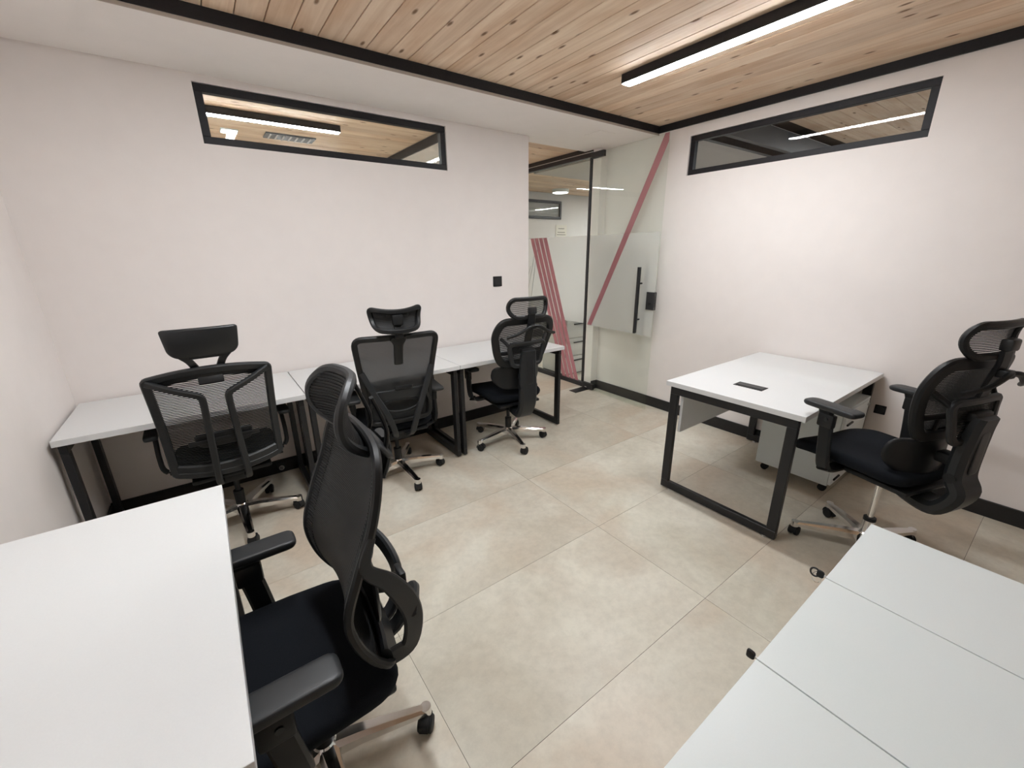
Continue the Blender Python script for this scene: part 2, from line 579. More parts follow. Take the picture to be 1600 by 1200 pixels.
def link_copy(src, parent, loc=None, rz=None):
    c = src.copy(); COL.objects.link(c); c.parent = parent
    if loc is not None:
        c.location = loc
    if rz is not None:
        c.rotation_euler = (0, 0, rz)
    return c

def flat(x, y, off):
    return Vector((x, y, off))

# ------------------------------------------------------------------ room shell
XL, XR, YB, YF = -0.70, 3.53, 3.235, -2.4     # left, right, back, behind the camera
ZC, ZS, ZT = 2.575, 2.505, 2.520              # board ceiling, soffit, underside of black trim
YS = 2.595                                    # front edge of soffit
XE = 2.562                                    # free end of back wall at the doorway
YBB = 3.37                                    # far face of back wall

# floor: grout bed with individual tiles
fl = struct(MB().box(((XL+8.2)/2, (YF+6.7)/2, -0.0092), (8.2-XL, 6.7-YF, 0.016)).build('floor', 'grout'),
            'beige stone look tiled floor')
TW, TD, G = 1.215, 0.66, 0.0016
tile_cache = {}
def tile(x0, x1, y0, y1):
    sx, sy = x1-x0-G, y1-y0-G
    key = (round(sx, 3), round(sy, 3))
    if key not in tile_cache:
        me = MB().box((0, 0, 0), (sx, sy, 0.012)).mesh('tile')
        me.materials.append(MAT['tile'])
        tile_cache[key] = me
    o = bpy.data.objects.new('tile', tile_cache[key])
    COL.objects.link(o); o.parent = fl
    o.location = ((x0+x1)/2, (y0+y1)/2, -0.006)
xs = [1.61 + TW*i for i in range(-2, 6)]
ys = [0.714 + TD*i for i in range(-5, 9)]
for i in range(len(xs)-1):
    for j in range(len(ys)-1):
        x0, x1 = max(xs[i], XL), min(xs[i+1], 8.2)
        y0, y1 = max(ys[j], YF), min(ys[j+1], 6.7)
        if x1-x0 > 0.03 and y1-y0 > 0.03 and (x0 < 3.55 or y0 > 2.6) and x0 < 5.2:
            tile(x0, x1, y0, y1)

def wall_with_holes(name, axis, pos, th, a0, a1, z0, z1, holes, mat):
    """Wall slab in cells around rectangular holes (a along the wall)."""
    As = sorted({a0, a1} | {q for hh in holes for q in hh[:2]})
    Zs = sorted({z0, z1} | {q for hh in holes for q in hh[2:]})
    mb = MB()
    for i in range(len(As)-1):
        for j in range(len(Zs)-1):
            ca, cz = (As[i]+As[i+1])/2, (Zs[j]+Zs[j+1])/2
            if any(hh[0] < ca < hh[1] and hh[2] < cz < hh[3] for hh in holes):
                continue
            sa, sz = As[i+1]-As[i], Zs[j+1]-Zs[j]
            if axis == 'Y':
                mb.box((ca, pos+th/2, cz), (sa, th, sz))
            else:
                mb.box((pos+th/2, ca, cz), (th, sa, sz))
    return struct(mb.build(name, mat))

W1 = (0.168, 1.746, 2.157, 2.466)
W2 = (0.764, 2.280, 2.142, 2.442)
wall_with_holes('wall_back', 'Y', YB, YBB-YB, XL-0.12, XE, 0.0, 2.70, [W1], 'paint')['label'] = 'pale pink painted back wall'
wr = wall_with_holes('wall_right', 'X', XR, 0.12, YF, 3.28, 0.0, 2.70, [W2], 'paint')
wr['label'] = 'pale pink painted right wall'
struct(MB().box((XL-0.06, (YF+YB)/2, 1.35), (0.12, YB-YF, 2.70)).build('wall_left', 'paint'), 'pale pink painted left wall')
struct(MB().box(((XL+XR)/2, YF-0.06, 1.35), (XR-XL+0.24, 0.12, 2.70)).build('wall_front', 'paint'))
# short return wall that carries the door pivot
struct(MB().box(((3.432+XR)/2, (3.175+3.28)/2, ZS/2), (XR-3.432, 3.28-3.175, ZS)).build('wall_jamb', 'paint'), 'narrow pale return beside glass door')

# soffit strip over the desks, running through the doorway
struct(MB().box(((XL+XR)/2, (YS+3.40)/2, ZS+0.06), (XR-XL, 3.40-YS, 0.12)).build('ceiling_soffit', 'soffit_paint'), 'lowered pale soffit along the back wall')
hat = struct(MB().box((3.045, 2.85, ZS-0.001), (0.185, 0.19, 0.003), 0.001, seg=1).build('ceiling_hatch', 'soffit_paint'), 'small square access hatch in soffit')

# board ceiling: dark backing with single boards
ce = struct(MB().box(((XL+XR)/2, (YF+YS)/2, ZC+0.040), (XR-XL, YS-YF, 0.04)).build('ceiling', 'groove'), 'knotty pine board ceiling')
PW = 0.1185
def board_mesh(length, width=PW-0.0048):
    me = MB().box((0, 0, 0), (width, length, 0.02), 0.0016, seg=1).mesh('plank')
    me.materials.append(MAT['pine'])
    return me
bm_main = board_mesh(YS-YF)
x = 0.2293 - PW*8
while x + PW < XL + 0.001:
    x += PW
while x < XR:
    xc = x + PW/2
    if xc - PW/2 < XL or xc + PW/2 > XR:
        a, b = max(x, XL), min(x+PW, XR)
        if b - a > 0.02:
            o = bpy.data.objects.new('plank', board_mesh(YS-YF, b-a-0.003))
            COL.objects.link(o); o.parent = ce; o.location = ((a+b)/2, (YF+YS)/2, ZC+0.010)
    else:
        o = bpy.data.objects.new('plank', bm_main)
        COL.objects.link(o); o.parent = ce; o.location = (xc, (YF+YS)/2, ZC+0.010)
    x += PW
# black trim around the boards, pale edge strip under the back trim
struct(MB().box(((XL+XR)/2, YS-0.006, (ZT+ZC)/2), (XR-XL, 0.012, ZC-ZT), 0.001, seg=1).build('trim_1', 'trim_black'), 'black ceiling trim along soffit')
struct(MB().box((XR-0.008, (YF+YS)/2-0.006, (ZT+ZC)/2), (0.016, YS-YF-0.013, ZC-ZT), 0.001, seg=1).build('trim_2', 'trim_black'), 'black ceiling trim along right wall')
struct(MB().box((XL+0.008, (YF+YS)/2-0.006, (ZT+ZC)/2), (0.016, YS-YF-0.013, ZC-ZT), 0.001, seg=1).build('trim_3', 'trim_black'))
struct(MB().box(((XL+XR)/2, YS-0.003, (ZS+ZT)/2), (XR-XL-0.001, 0.006, ZT-ZS-0.0005)).build('trim_4', 'pale_edge'), 'thin beige edge strip below black trim')
# baseboards
BH = 0.10
struct(MB().box((XR-0.0075, (YF+3.175)/2, BH/2), (0.015, 3.175-YF, BH), 0.002, seg=1).build('baseboard_right', 'board_black'), 'black baseboard along right wall')
struct(MB().box(((XL+XE)/2, YB-0.0075, BH/2), (XE-XL, 0.015, BH), 0.002, seg=1).build('baseboard_back', 'board_black'), 'black baseboard along back wall')
struct(MB().box((XL+0.0075, (YF+YB)/2-0.01, BH/2), (0.015, YB-YF-0.04, BH), 0.002, seg=1).build('baseboard_left', 'board_black'))
struct(MB().box(((3.432+XR)/2-0.008, 3.175-0.0075, BH/2), (XR-3.432-0.016, 0.015, BH), 0.002, seg=1).build('baseboard_jamb', 'board_black'), 'short black baseboard at the door return')

# windows
def window(name, axis, pos, hole, depth, glass_mat, label, fw=0.042):
    a0, a1, z0, z1 = hole
    e = struct(empty(name, (0, 0, 0)), label)
    def bx(a, b, c, d, t0, t1):
        ca, cz = (a+b)/2, (c+d)/2
        if axis == 'Y':
            return ((ca, pos+(t0+t1)/2, cz), (b-a, t1-t0, d-c))
        return ((pos+(t0+t1)/2, ca, cz), (t1-t0, b-a, d-c))
    g = 0.0015
    for (a, b, c, d) in ((a0+g, a1-g, z0+g, z0+fw), (a0+g, a1-g, z1-fw, z1-g), (a0+g, a0+fw, z0+fw, z1-fw), (a1-fw, a1-g, z0+fw, z1-fw)):
        q = bx(a, b, c, d, 0.012, depth-0.012)
        MB().box(q[0], q[1], 0.002, seg=1).build('window_frame', 'trim_black', e)
    q = bx(a0+fw, a1-fw, z0+fw, z1-fw, depth/2-0.003, depth/2+0.003)
    MB().box(q[0], q[1]).build('pane', glass_mat, e)
    return e
window('window_1', 'Y', YB, W1, 0.07, 'glass', 'long black framed clerestory window in back wall')
window('window_2', 'X', XR, W2, 0.07, 'glass_dark', 'long black framed clerestory window in right wall')

# ------------------------------------------------------------------ glass door, standing open by the right wall
HP = Vector((3.415, 3.262, 0)); FE = Vector((3.366, 2.362, 0))
dv = FE - HP
DL = dv.length
door = struct(empty('door_1', HP, math.atan2(dv.y, dv.x)), 'frameless glass door with pink stripe, black handle')
DT, DZ0, DZ1 = 0.010, 0.012, 2.468
MB().box((DL/2, 0, (DZ0+DZ1)/2), (DL, DT, DZ1-DZ0), 0.001, seg=1).build('glass_leaf', 'glass', door)
# local +x runs to the free edge; the room side of the leaf is local -y (towards -X of the room)
side = -1
MB().box((0.005+(DL-0.01)/2, side*(DT/2+0.0006), (0.75+1.695)/2), (DL-0.01, 0.0008, 1.695-0.75)).build('frosted_film', 'frost', door)['label'] = 'frosted film band'
st = MB()
y_ = side*(DT/2+0.0016)
pa = [(0.02, 0.755), (0.085, 0.755), (DL-0.002, 2.40), (DL-0.002, 2.467), (DL-0.045, 2.467)]
st.add([(q[0], y_-0.0004, q[1]) for q in pa] + [(q[0], y_+0.0004, q[1]) for q in pa],
       [list(range(5)), list(range(5, 10))[::-1]] + [[i, (i+1) % 5, 5+(i+1) % 5, 5+i] for i in range(5)])
st.build('stripe', 'pink_film', door)['label'] = 'diagonal pink stripe'
# pull handle: square bars on both faces
hx = DL - 0.165
for sd in (side, -side):
    hb = MB().box((hx, sd*0.055, 1.08), (0.026, 0.026, 0.62), 0.003).build('pull_handle', 'steel_black', door)
    for zz in (0.90, 1.24):
        MB().cyl((hx, sd*(DT/2), zz), (hx, sd*0.044, zz), 0.0085).build('standoff', 'steel_black', hb)
lk = MB().box((DL-0.045, 0, 1.085), (0.088, 0.040, 0.165), 0.004).build('lock_case', 'plastic_sheen', door)
MB().cyl((DL-0.045, side*0.0205, 1.06), (DL-0.045, side*0.026, 1.06), 0.013).build('lock_cylinder', 'plastic', lk)
MB().box((0.072, 0, DZ1-0.022), (0.165, 0.036, 0.055), 0.003).build('top_patch', 'steel_black', door)
bpch = MB().box((0.072, 0, 0.046), (0.165, 0.036, 0.066), 0.003).build('bottom_patch', 'steel_black', door)
MB().box((0.05, side*0.0185, 0.03), (0.03, 0.002, 0.01)).build('screw_plate', 'alu', bpch)
pl = struct(MB().box((3.325, 3.235, 0.002), (0.24, 0.11, 0.004), 0.001, seg=1).build('trim_5', 'steel_black'), 'black floor pivot plate at the doorway')

# ------------------------------------------------------------------ spaces beyond: bright area behind the back wall, dim room to the right
PX = 3.455
struct(MB().box(((XL+PX)/2, (YBB+6.7)/2, 2.66), (PX-XL+0.2, 6.7-YBB, 0.08)).build('ceiling_rear_area', 'groove'))
rear_c = bpy.data.objects['ceiling_rear_area']
def xboards(parent, x0, x1, y0, y1, z):
    L = x1-x0
    me = MB().box((0, 0, 0), (PW-0.0035, L, 0.02), 0.0016, seg=1).mesh('plank'); me.materials.append(MAT['pine'])
    y = y0
    while y + PW <= y1 + 1e-6:
        o = bpy.data.objects.new('plank', me); COL.objects.link(o); o.parent = parent
        o.location = ((x0+x1)/2, y+PW/2, z+0.010); o.rotation_euler = (0, 0, PI/2)
        y += PW
xboards(rear_c, XL, 2.0, 3.42, 6.0, ZC+0.01)
xboards(rear_c, 2.56, PX+0.1, 3.42, 6.0, 2.534)
struct(MB().box((2.28, 5.0, ZS+0.05), (0.52, 3.2, 0.1)).build('ceiling_rear_soffit', 'soffit_paint'))
struct(MB().box((2.012, 5.0, (ZT+ZC)/2), (0.016, 3.2, ZC-ZT+0.02)).build('trim_6', 'trim_black'))
struct(MB().box(((XL+PX)/2, 6.76, 1.35), (PX-XL+0.3, 0.12, 2.7)).build('wall_rear_area', 'paint'))
struct(MB().box((XL-0.06, 5.0, 1.35), (0.12, 3.5, 2.7)).build('wall_rear_left', 'paint'))

# glass partition beyond the doorway (right side of the passage)
gp = struct(empty('wall_partition', (PX, 3.285, 0)), 'glass partition with frosted band and pink stripes')
PLN = 2.6
MB().box((0, PLN/2, 1.25), (0.010, PLN, 2.40)).build('pane', 'glass', gp)
MB().box((0, PLN/2, 2.488), (0.05, PLN, 0.090), 0.002, seg=1).build('top_rail', 'steel_black', gp)
MB().box((-0.0255, PLN/2, 2.488), (0.002, PLN, 0.006)).build('rail_gasket', 'alu', gp)
MB().box((0, PLN/2, 0.025), (0.05, PLN, 0.05), 0.002, seg=1).build('base_rail', 'steel_black', gp)
MB().box((0, 0.022, 1.25), (0.05, 0.035, 2.38), 0.002, seg=1).build('mullion', 'steel_black', gp)
MB().box((-0.0058, PLN/2+0.03, (0.75+1.695)/2), (0.0008, PLN-0.06, 1.695-0.75)).build('frosted_film', 'frost', gp)
for k in range(4):
    o0, o1 = 0.715+0.082*k, 0.10+0.074*k
    q = [(o1, 0.052), (o1+0.060, 0.052), (o0+0.068, 1.693), (o0, 1.693)]
    xx = -0.0075
    mb = MB()
    mb.add([(xx-0.0004, a, b) for a, b in q] + [(xx+0.0004, a, b) for a, b in q],
           [[0, 1, 2, 3], [7, 6, 5, 4]] + [[i, (i+1) % 4, 4+(i+1) % 4, 4+i] for i in range(4)])
    mb.build('stripe', 'pink_film', gp)
for k in range(3):
    a0 = 0.785+0.09*k
    q = [(a0+0.22, 0.98), (a0+0.228, 0.98), (a0+0.10-0.02*k, 1.62-0.13*k), (a0+0.092-0.02*k, 1.62-0.13*k)]
    mb = MB(); xx = -0.0072
    mb.add([(xx-0.0003, a, b) for a, b in q] + [(xx+0.0003, a, b) for a, b in q],
           [[0, 1, 2, 3], [7, 6, 5, 4]] + [[i, (i+1) % 4, 4+(i+1) % 4, 4+i] for i in range(4)])
    mb.build('film_gap', 'slit', gp)

# dim room to the right
side_c = struct(MB().box((5.83, 2.75, 2.70), (4.5, 8.1, 0.08)).build('ceiling_side_room', 'groove'))
xboards(side_c, XR+0.13, 7.0, 0.25, 2.02, ZC+0.02)
xboards(side_c, PX+0.1, 7.0, 4.5, 6.6, ZC+0.02)
struct(MB().box((5.8, 2.045, 2.50), (4.3, 0.05, 0.16)).build('trim_7', 'trim_black'))
struct(MB().box((5.8, 2.16, 2.60), (4.3, 0.18, 0.02)).build('ceiling_side_gap', 'soffit_paint'))
struct(MB().box((5.8, 2.27, 2.50), (4.3, 0.05, 0.12)).build('trim_8', 'trim_black'))
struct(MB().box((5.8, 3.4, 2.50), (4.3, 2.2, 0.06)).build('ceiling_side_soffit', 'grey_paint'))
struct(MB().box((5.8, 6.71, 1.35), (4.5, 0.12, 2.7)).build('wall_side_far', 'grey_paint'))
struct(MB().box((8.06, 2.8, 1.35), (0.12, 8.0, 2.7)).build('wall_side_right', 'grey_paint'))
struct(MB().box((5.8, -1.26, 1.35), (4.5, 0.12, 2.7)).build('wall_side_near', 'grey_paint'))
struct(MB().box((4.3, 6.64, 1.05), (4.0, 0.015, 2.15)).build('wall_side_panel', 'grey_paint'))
w3 = struct(empty('window_3', (5.4, 6.63, 2.31)), 'black framed window in the far room')
for c, s in (((0, 0, 0.145), (1.36, 0.03, 0.045)), ((0, 0, -0.145), (1.36, 0.03, 0.045)), ((0.66, 0, 0), (0.045, 0.03, 0.25)), ((-0.66, 0, 0), (0.045, 0.03, 0.25))):
    MB().box(c, s, 0.002, seg=1).build('window_frame', 'trim_black', w3)
MB().box((0, 0.005, 0), (1.28, 0.008, 0.25)).build('pane', 'glass_dark', w3)
no = tag(empty('wall_notice', (6.09, 6.625, 1.93)), 'small cream notice on the wall seen through glass partition', 'notice')
MB().box((0, 0, 0), (0.30, 0.006, 0.22), 0.001, seg=1).build('sheet', 'paper', no)
for zz, ww in ((0.04, 0.16), (-0.03, 0.20), (-0.075, 0.24)):
    MB().box((0, -0.004, zz), (ww, 0.001, 0.012)).build('print_line', 'ink', no)
rl = tag(empty('round_lamp', (5.53, 6.06, ZC+0.02)), 'round white ceiling lamp seen through glass partition', 'ceiling lamp')
MB().lathe([(0.15, 0.0), (0.15, -0.05), (0.145, -0.055)], n=28).build('housing', 'white_metal', rl, True)
MB().lathe([(0.135, -0.055), (0.135, -0.06)], n=28).build('diffuser', 'lamp_soft', rl, True)
# drawer cabinet standing behind the partition
cb = tag(empty('drawer_cabinet', (3.80, 3.98, 0)), 'grey drawer cabinet with dark pulls behind glass partition', 'cabinet')
MB().box((0, 0, 0.37), (0.46, 0.44, 0.70), 0.003).build('body', 'cabinet_grey', cb)
for k in range(3):
    d_ = MB().box((0, -0.229, 0.60-0.235*k), (0.44, 0.016, 0.222), 0.002).build('drawer', 'cabinet_grey', cb)
    MB().box((-0.02, -0.247, 0.66-0.235*k), (0.17, 0.018, 0.014), 0.003).build('pull', 'plastic', d_)
MB().box((0, 0, 0.01), (0.44, 0.42, 0.02)).build('plinth', 'plastic', cb)

# ------------------------------------------------------------------ lamps
def led(name, loc, length, along, mat, label, cat='ceiling light', group=None, wd=0.072):
    e = tag(empty(name, loc, 0 if along == 'Y' else -PI/2), label, cat, group)
    MB().box((0, 0, 0.012), (wd, length, 0.051), 0.001, seg=1).build('housing', 'trim_black', e)
    MB().box((0, 0, -0.0150), (wd-0.004, length-0.006, 0.005), 0.001, seg=1).build('diffuser', mat, e)
    for s in (-1, 1):
        MB().box((0, s*(length/2+0.002), 0.012), (wd, 0.004, 0.052), 0.001, seg=1).build('end_cap', 'plastic_grey', e)
    return e
led('linear_light', (2.375, 1.44, ZC-0.0375), 1.17, 'Y', 'led_main', 'long linear ceiling light on the pine boards near right wall')
led('linear_light', (0.45, 1.44, ZC-0.0375), 1.17, 'Y', 'led_twin', 'twin linear ceiling light above the left foreground, outside the photo')
led('linear_light', (0.35, 4.16, ZC-0.030), 1.72, 'X', 'led_back', 'linear light seen through the back wall window')
led('linear_light', (1.22, 5.45, ZC-0.030), 0.62, 'X', 'led_back', 'linear light mirrored in the glass door')
led('linear_light', (6.9, 0.9, ZC-0.018), 1.17, 'Y', 'led_side_fill', 'added unseen fill light in the side room by its near wall')  # out-of-view lamp added to lift the boards behind window_2
led('linear_light', (7.3, 4.6, ZC-0.018), 1.17, 'Y', 'led_side_fill', 'added unseen fill light in the side room by its far wall')  # second added lamp, hidden from view, brightens the far zone behind the partition
# ceiling vent and small square lamp behind the back window
cv = tag(empty('ceiling_vent', (0.93, 4.78, ZC+0.004)), 'grey ceiling vent seen through the back window', 'vent')
MB().box((0, 0, 0), (0.42, 0.20, 0.012), 0.002, seg=1).build('frame', 'vent_metal', cv)
for k in range(7):
    MB().box((-0.17+0.056*k, 0, -0.009), (0.012, 0.17, 0.010), rot=Matrix.Rotation(0.6, 3, 'Y')).build('louvre', 'alu', cv)
sl = tag(empty('square_lamp', (0.45, 4.80, ZC+0.002)), 'small square white lamp at left of back window', 'ceiling lamp')
MB().box((0, 0, 0), (0.13, 0.13, 0.012), 0.002, seg=1).build('housing', 'white_metal', sl)
MB().box((0, 0, -0.008), (0.115, 0.115, 0.006)).build('diffuser', 'lamp_soft', sl)

# switch and sockets
sw = tag(empty('wall_switch', (2.197, YB, 1.282)), 'black square wall switch beside the glass doorway', 'switch')
MB().box((0, -0.005, 0), (0.092, 0.010, 0.090), 0.003).build('plate', 'plastic', sw)
MB().box((0, -0.0115, 0), (0.060, 0.004, 0.060), 0.001, seg=1).build('rocker', 'plastic_sheen', sw)
so = tag(empty('wall_socket', (XR, 0.645, 0.50)), 'black wall socket beside white pedestal under the desk', 'socket')
MB().box((-0.005, 0, 0), (0.010, 0.060, 0.060), 0.003).build('plate', 'plastic', so)
MB().lathe([(0.024, -0.004), (0.024, 0.003), (0.018, 0.003), (0.018, -0.002)], (-0.012, 0, 0), 16, 'X').build('outlet', 'plastic_grey', so)

s2 = tag(empty('baseboard_socket', (0.225, YB-0.015, 0.048)), 'small socket on the black baseboard under the left corner desk', 'socket')
MB().box((0, -0.005, 0), (0.060, 0.010, 0.078), 0.003).build('plate', 'plastic_grey', s2)
MB().lathe([(0.018, 0.004), (0.018, -0.003), (0.013, -0.003), (0.013, 0.002)], (0, -0.012, -0.006), 16, 'Y').build('outlet', 'alu', s2)

# ------------------------------------------------------------------ desks
TZ, TT = 0.752, 0.030
def desk(label, x0, x1, y0, y1, frame_axis='X', inset=0.012, panel=None, grommet=None, post=0.05, group=None, feet=True):
    """Laminate top on two closed black steel leg frames; frames stand at both ends of the long (frame_axis) direction."""
    cx, cy = (x0+x1)/2, (y0+y1)/2
    e = tag(empty('desk', (cx, cy, 0)), label, 'desk', group)
    lx, ly = x1-x0, y1-y0
    g = 0.0012
    top = MB().box((0, 0, TZ-TT/2), (lx-2*g, ly-2*g, TT), 0.0015, seg=2).build('desk_top', 'laminate', e)
    bw = 0.03
    zb, zt = 0.012, TZ-TT
    ends = (-1, 1)
    if frame_axis == 'X':
        half, dep = lx/2-inset-bw/2, ly/2-0.03
    else:
        half, dep = ly/2-inset-bw/2, lx/2-0.03
    for s in ends:
        fr = []
        def put(name, a, d0, d1, z0, z1, par):
            c = (a, (d0+d1)/2, (z0+z1)/2); sz = (bw, d1-d0, z1-z0)
            if frame_axis != 'X':
                c = (c[1], c[0], c[2]); sz = (sz[1], sz[0], sz[2])
            return MB().box(c, sz, 0.002, seg=1).build(name, 'steel_black', par)
        a = s*half
        fm = put('leg_frame', a, -dep, dep, zt-post, zt, e)
        put('post', a, -dep, -dep+post, zb+post, zt-post, fm)
        put('post', a, dep-post, dep, zb+post, zt-post, fm)
        put('foot_rail', a, -dep, dep, zb, zb+post, fm)
        for d in (-dep+0.06, dep-0.06):
            p_ = (a, d, 0) if frame_axis == 'X' else (d, a, 0)
            MB().cyl((p_[0], p_[1], 0), (p_[0], p_[1], zb+0.001), 0.014, 0.011, 12).build('levelling_foot', 'alu', fm)
    for d in (-dep*0.62, dep*0.62):
        c = (0, d, zt-0.0135); sz = (2*half-bw, 0.04, 0.027)
        if frame_axis != 'X':
            c = (c[1], c[0], c[2]); sz = (sz[1], sz[0], sz[2])
        MB().box(c, sz, 0.002, seg=1).build('beam', 'steel_black', e)
    return e

G3 = 'white desks in the row along the back wall'
desk('white desk in the left corner, leftmost of the back wall row', XL+0.017, 0.374, 2.585, YB-0.018, group=G3)
desk('white desk in the middle of the back wall row', 0.376, 1.412, 2.585, YB-0.018, group=G3)
desk('white desk nearest the glass doorway in the back wall row', 1.414, 2.452, 2.585, YB-0.018, group=G3)
d4 = desk('white desk with black cable grommet beside the right wall', 2.262, XR-0.018, 0.670, 1.450)
MB().box((-0.13+0.07, 0.30, 0.565), (1.02, 0.018, 0.30), 0.001, seg=1).build('modesty_panel', 'laminate', d4)
for sx in (-0.42, 0.32):
    MB().box((sx, 0.282, 0.665), (0.03, 0.02, 0.11), 0.002, seg=1).build('panel_bracket', 'white_metal', d4)
gx, gy = 2.548-(2.262+XR-0.018)/2, 1.07-1.06
gr = MB().box((gx, gy, TZ+0.001), (0.085, 0.165, 0.004), 0.001, seg=1).build('cable_grommet', 'plastic', d4)
gr['label'] = 'black cable grommet set in the top'
MB().box((gx+0.004, gy, TZ+0.0035), (0.05, 0.145, 0.002), 0.0005, seg=1).build('flap', 'plastic_sheen', gr)
MB().box((gx-0.029, gy, TZ+0.0032), (0.010, 0.14, 0.002)).build('brush_slot', 'rubber', gr)
desk('white desk in the near left foreground against the left wall', XL+0.017, -0.075, 0.622, 1.685, frame_axis='Y')

# ------------------------------------------------------------------ pedestals
def pedestal(label, cx, cy, rz, w_, d_, h_, group=None):
    """White steel drawer pedestal on castors; front faces local -Y."""
    e = tag(empty('pedestal', (cx, cy, 0), rz), label, 'drawer cabinet', group)
    z0 = 0.062
    MB().box((0, 0.008, (z0+h_-0.018)/2), (w_-0.002, d_-0.018, h_-0.018-z0), 0.003).build('body', 'white_metal', e)
    MB().box((0, 0, h_-0.009), (w_-0.0034, d_, 0.0175), 0.0006, seg=1).build('top_panel', 'white_metal', e)
    hh = (h_-0.018-z0-0.012)
    fr = [0.25, 0.25, 0.5]; z = h_-0.020
    for k, q in enumerate(fr):
        hk = hh*q
        dr = MB().box((0, -d_/2+0.008, z-hk/2), (w_-0.008, 0.017, hk-0.003), 0.002).build('drawer', 'white_metal', e)
        MB().box((-w_*0.30, -d_/2-0.004, z-hk+0.035), (0.10, 0.012, 0.012), 0.003).build('pull', 'plastic', dr)
        z -= hk
    MB().cyl((w_/2-0.03, -d_/2-0.001, h_-0.05), (w_/2-0.03, -d_/2-0.012, h_-0.05), 0.011, n=14).build('lock', 'alu', e)
    cm = None
    for sx in (-1, 1):
        for sy in (-1, 1):
            px_, py_ = sx*(w_/2-0.05), sy*(d_/2-0.05)
            mb = MB().cyl((px_-0.012, py_, 0.024), (px_+0.012, py_, 0.024), 0.024, n=16)
            mb.cyl((px_, py_, 0.03), (px_, py_, z0+0.001), 0.008, n=10)
            mb.box((px_, py_, 0.046), (0.032, 0.036, 0.012), 0.003)
            mb.build('castor', 'rubber', e)
    return e
PG = 'white pedestals lined up in the near right foreground'
pedestal('white drawer pedestal on castors under the desk by right wall', 3.245, 0.925, 0, 0.425, 0.46, 0.600)
PH, PF = 0.600, 0.263
pxs = [1.772, 1.342, 0.909, 0.478]
labs = ['white pedestal nearest the right-hand chair in the foreground row', 'middle white pedestal of the foreground row, between two seams', 'white pedestal at the bottom edge of the photo, nearest the camera']
for i in range(3):
    pedestal(labs[i], (pxs[i]+pxs[i+1])/2, PF-0.25, PI, pxs[i]-pxs[i+1], 0.50, PH, PG)

def key(label, x, y, z, ring):
    e = tag(empty('lock_key', (x, y, z)), label, 'key')
    MB().cyl((0, -0.012, 0), (0, 0.010, 0), 0.003, n=10).build('blade', 'alu', e)
    MB().pad(rpoly([(-0.011, 0.006), (0.011, 0.006), (0.013, 0.026), (-0.013, 0.026)], 0.007, 3),
             lambda a, b, o: Vector((o, b, a)), 0.004, 0.004).build('head', 'plastic', e, True)
    if ring:
        MB().tube([(0.004, 0.024+0.012*math.cos(t), -0.020+0.018*math.sin(t)) for t in [2*PI*i/20 for i in range(20)]], 0.0013, 6, True).build('split_ring', 'chrome', e, True)
        MB().tube([(0.0, 0.030+0.012*math.cos(t), -0.002+0.014*math.sin(t)) for t in [2*PI*i/20 for i in range(20)]], 0.0028, 6, True).build('loop', 'plastic', e, True)
    return e
key('black key with metal ring in the lock of foreground pedestals', 1.342+0.022, PF+0.002, PH-0.012, True)
key('small black key in the lock near the bottom of the photo', 0.909+0.015, PF+0.002, PH-0.014, False)

# ------------------------------------------------------------------ chairs
_leg = MB()
_p = [(0.022, 0.092, 0.030, 0.050), (0.10, 0.094, 0.026, 0.040), (0.22, 0.086, 0.022, 0.030), (0.305, 0.078, 0.018, 0.022)]
_v = []
for r_, z_, hw, hh in _p:
    _v += [(r_, -hw, z_-hh/2), (r_, hw, z_-hh/2), (r_, hw, z_+hh*0.2), (r_, hw*0.55, z_+hh/2), (r_, -hw*0.55, z_+hh/2), (r_, -hw, z_+hh*0.2)]
_fs = [[i*6+t, i*6+(t+1) % 6, (i+1)*6+(t+1) % 6, (i+1)*6+t] for i in range(3) for t in range(6)] + [[5, 4, 3, 2, 1, 0], list(range(18, 24))]
_leg.add(_v, _fs)
_leg.cyl((0.308, 0, 0.060), (0.308, 0, 0.090), 0.019, 0.018, 16)
LEG_ME = _leg.mesh('base_leg', True); LEG_ME.materials.append(MAT['chrome'])
_c = MB()
for s in (-1, 1):
    _c.lathe([(0.012, s*0.003), (0.0245, s*0.004), (0.0275, s*0.008), (0.0275, s*0.020), (0.024, s*0.024), (0.010, s*0.026)], (0, 0, 0.0275), 20, 'Y')
hood = [Vector((0.034*math.cos(t), 0, 0.0275+0.034*math.sin(t))) for t in [PI*(-0.02+1.0*i/10) for i in range(11)]]
_c.sweep(hood, 0.030, 0.004, [Vector((math.cos(t), 0, math.sin(t))) for t in [PI*(-0.02+1.0*i/10) for i in range(11)]])
_c.cyl((0.012, 0, 0.045), (0.012, 0, 0.066), 0.008, n=10)
CAST_ME = _c.mesh('castor', True); CAST_ME.materials.append(MAT['rubber'])

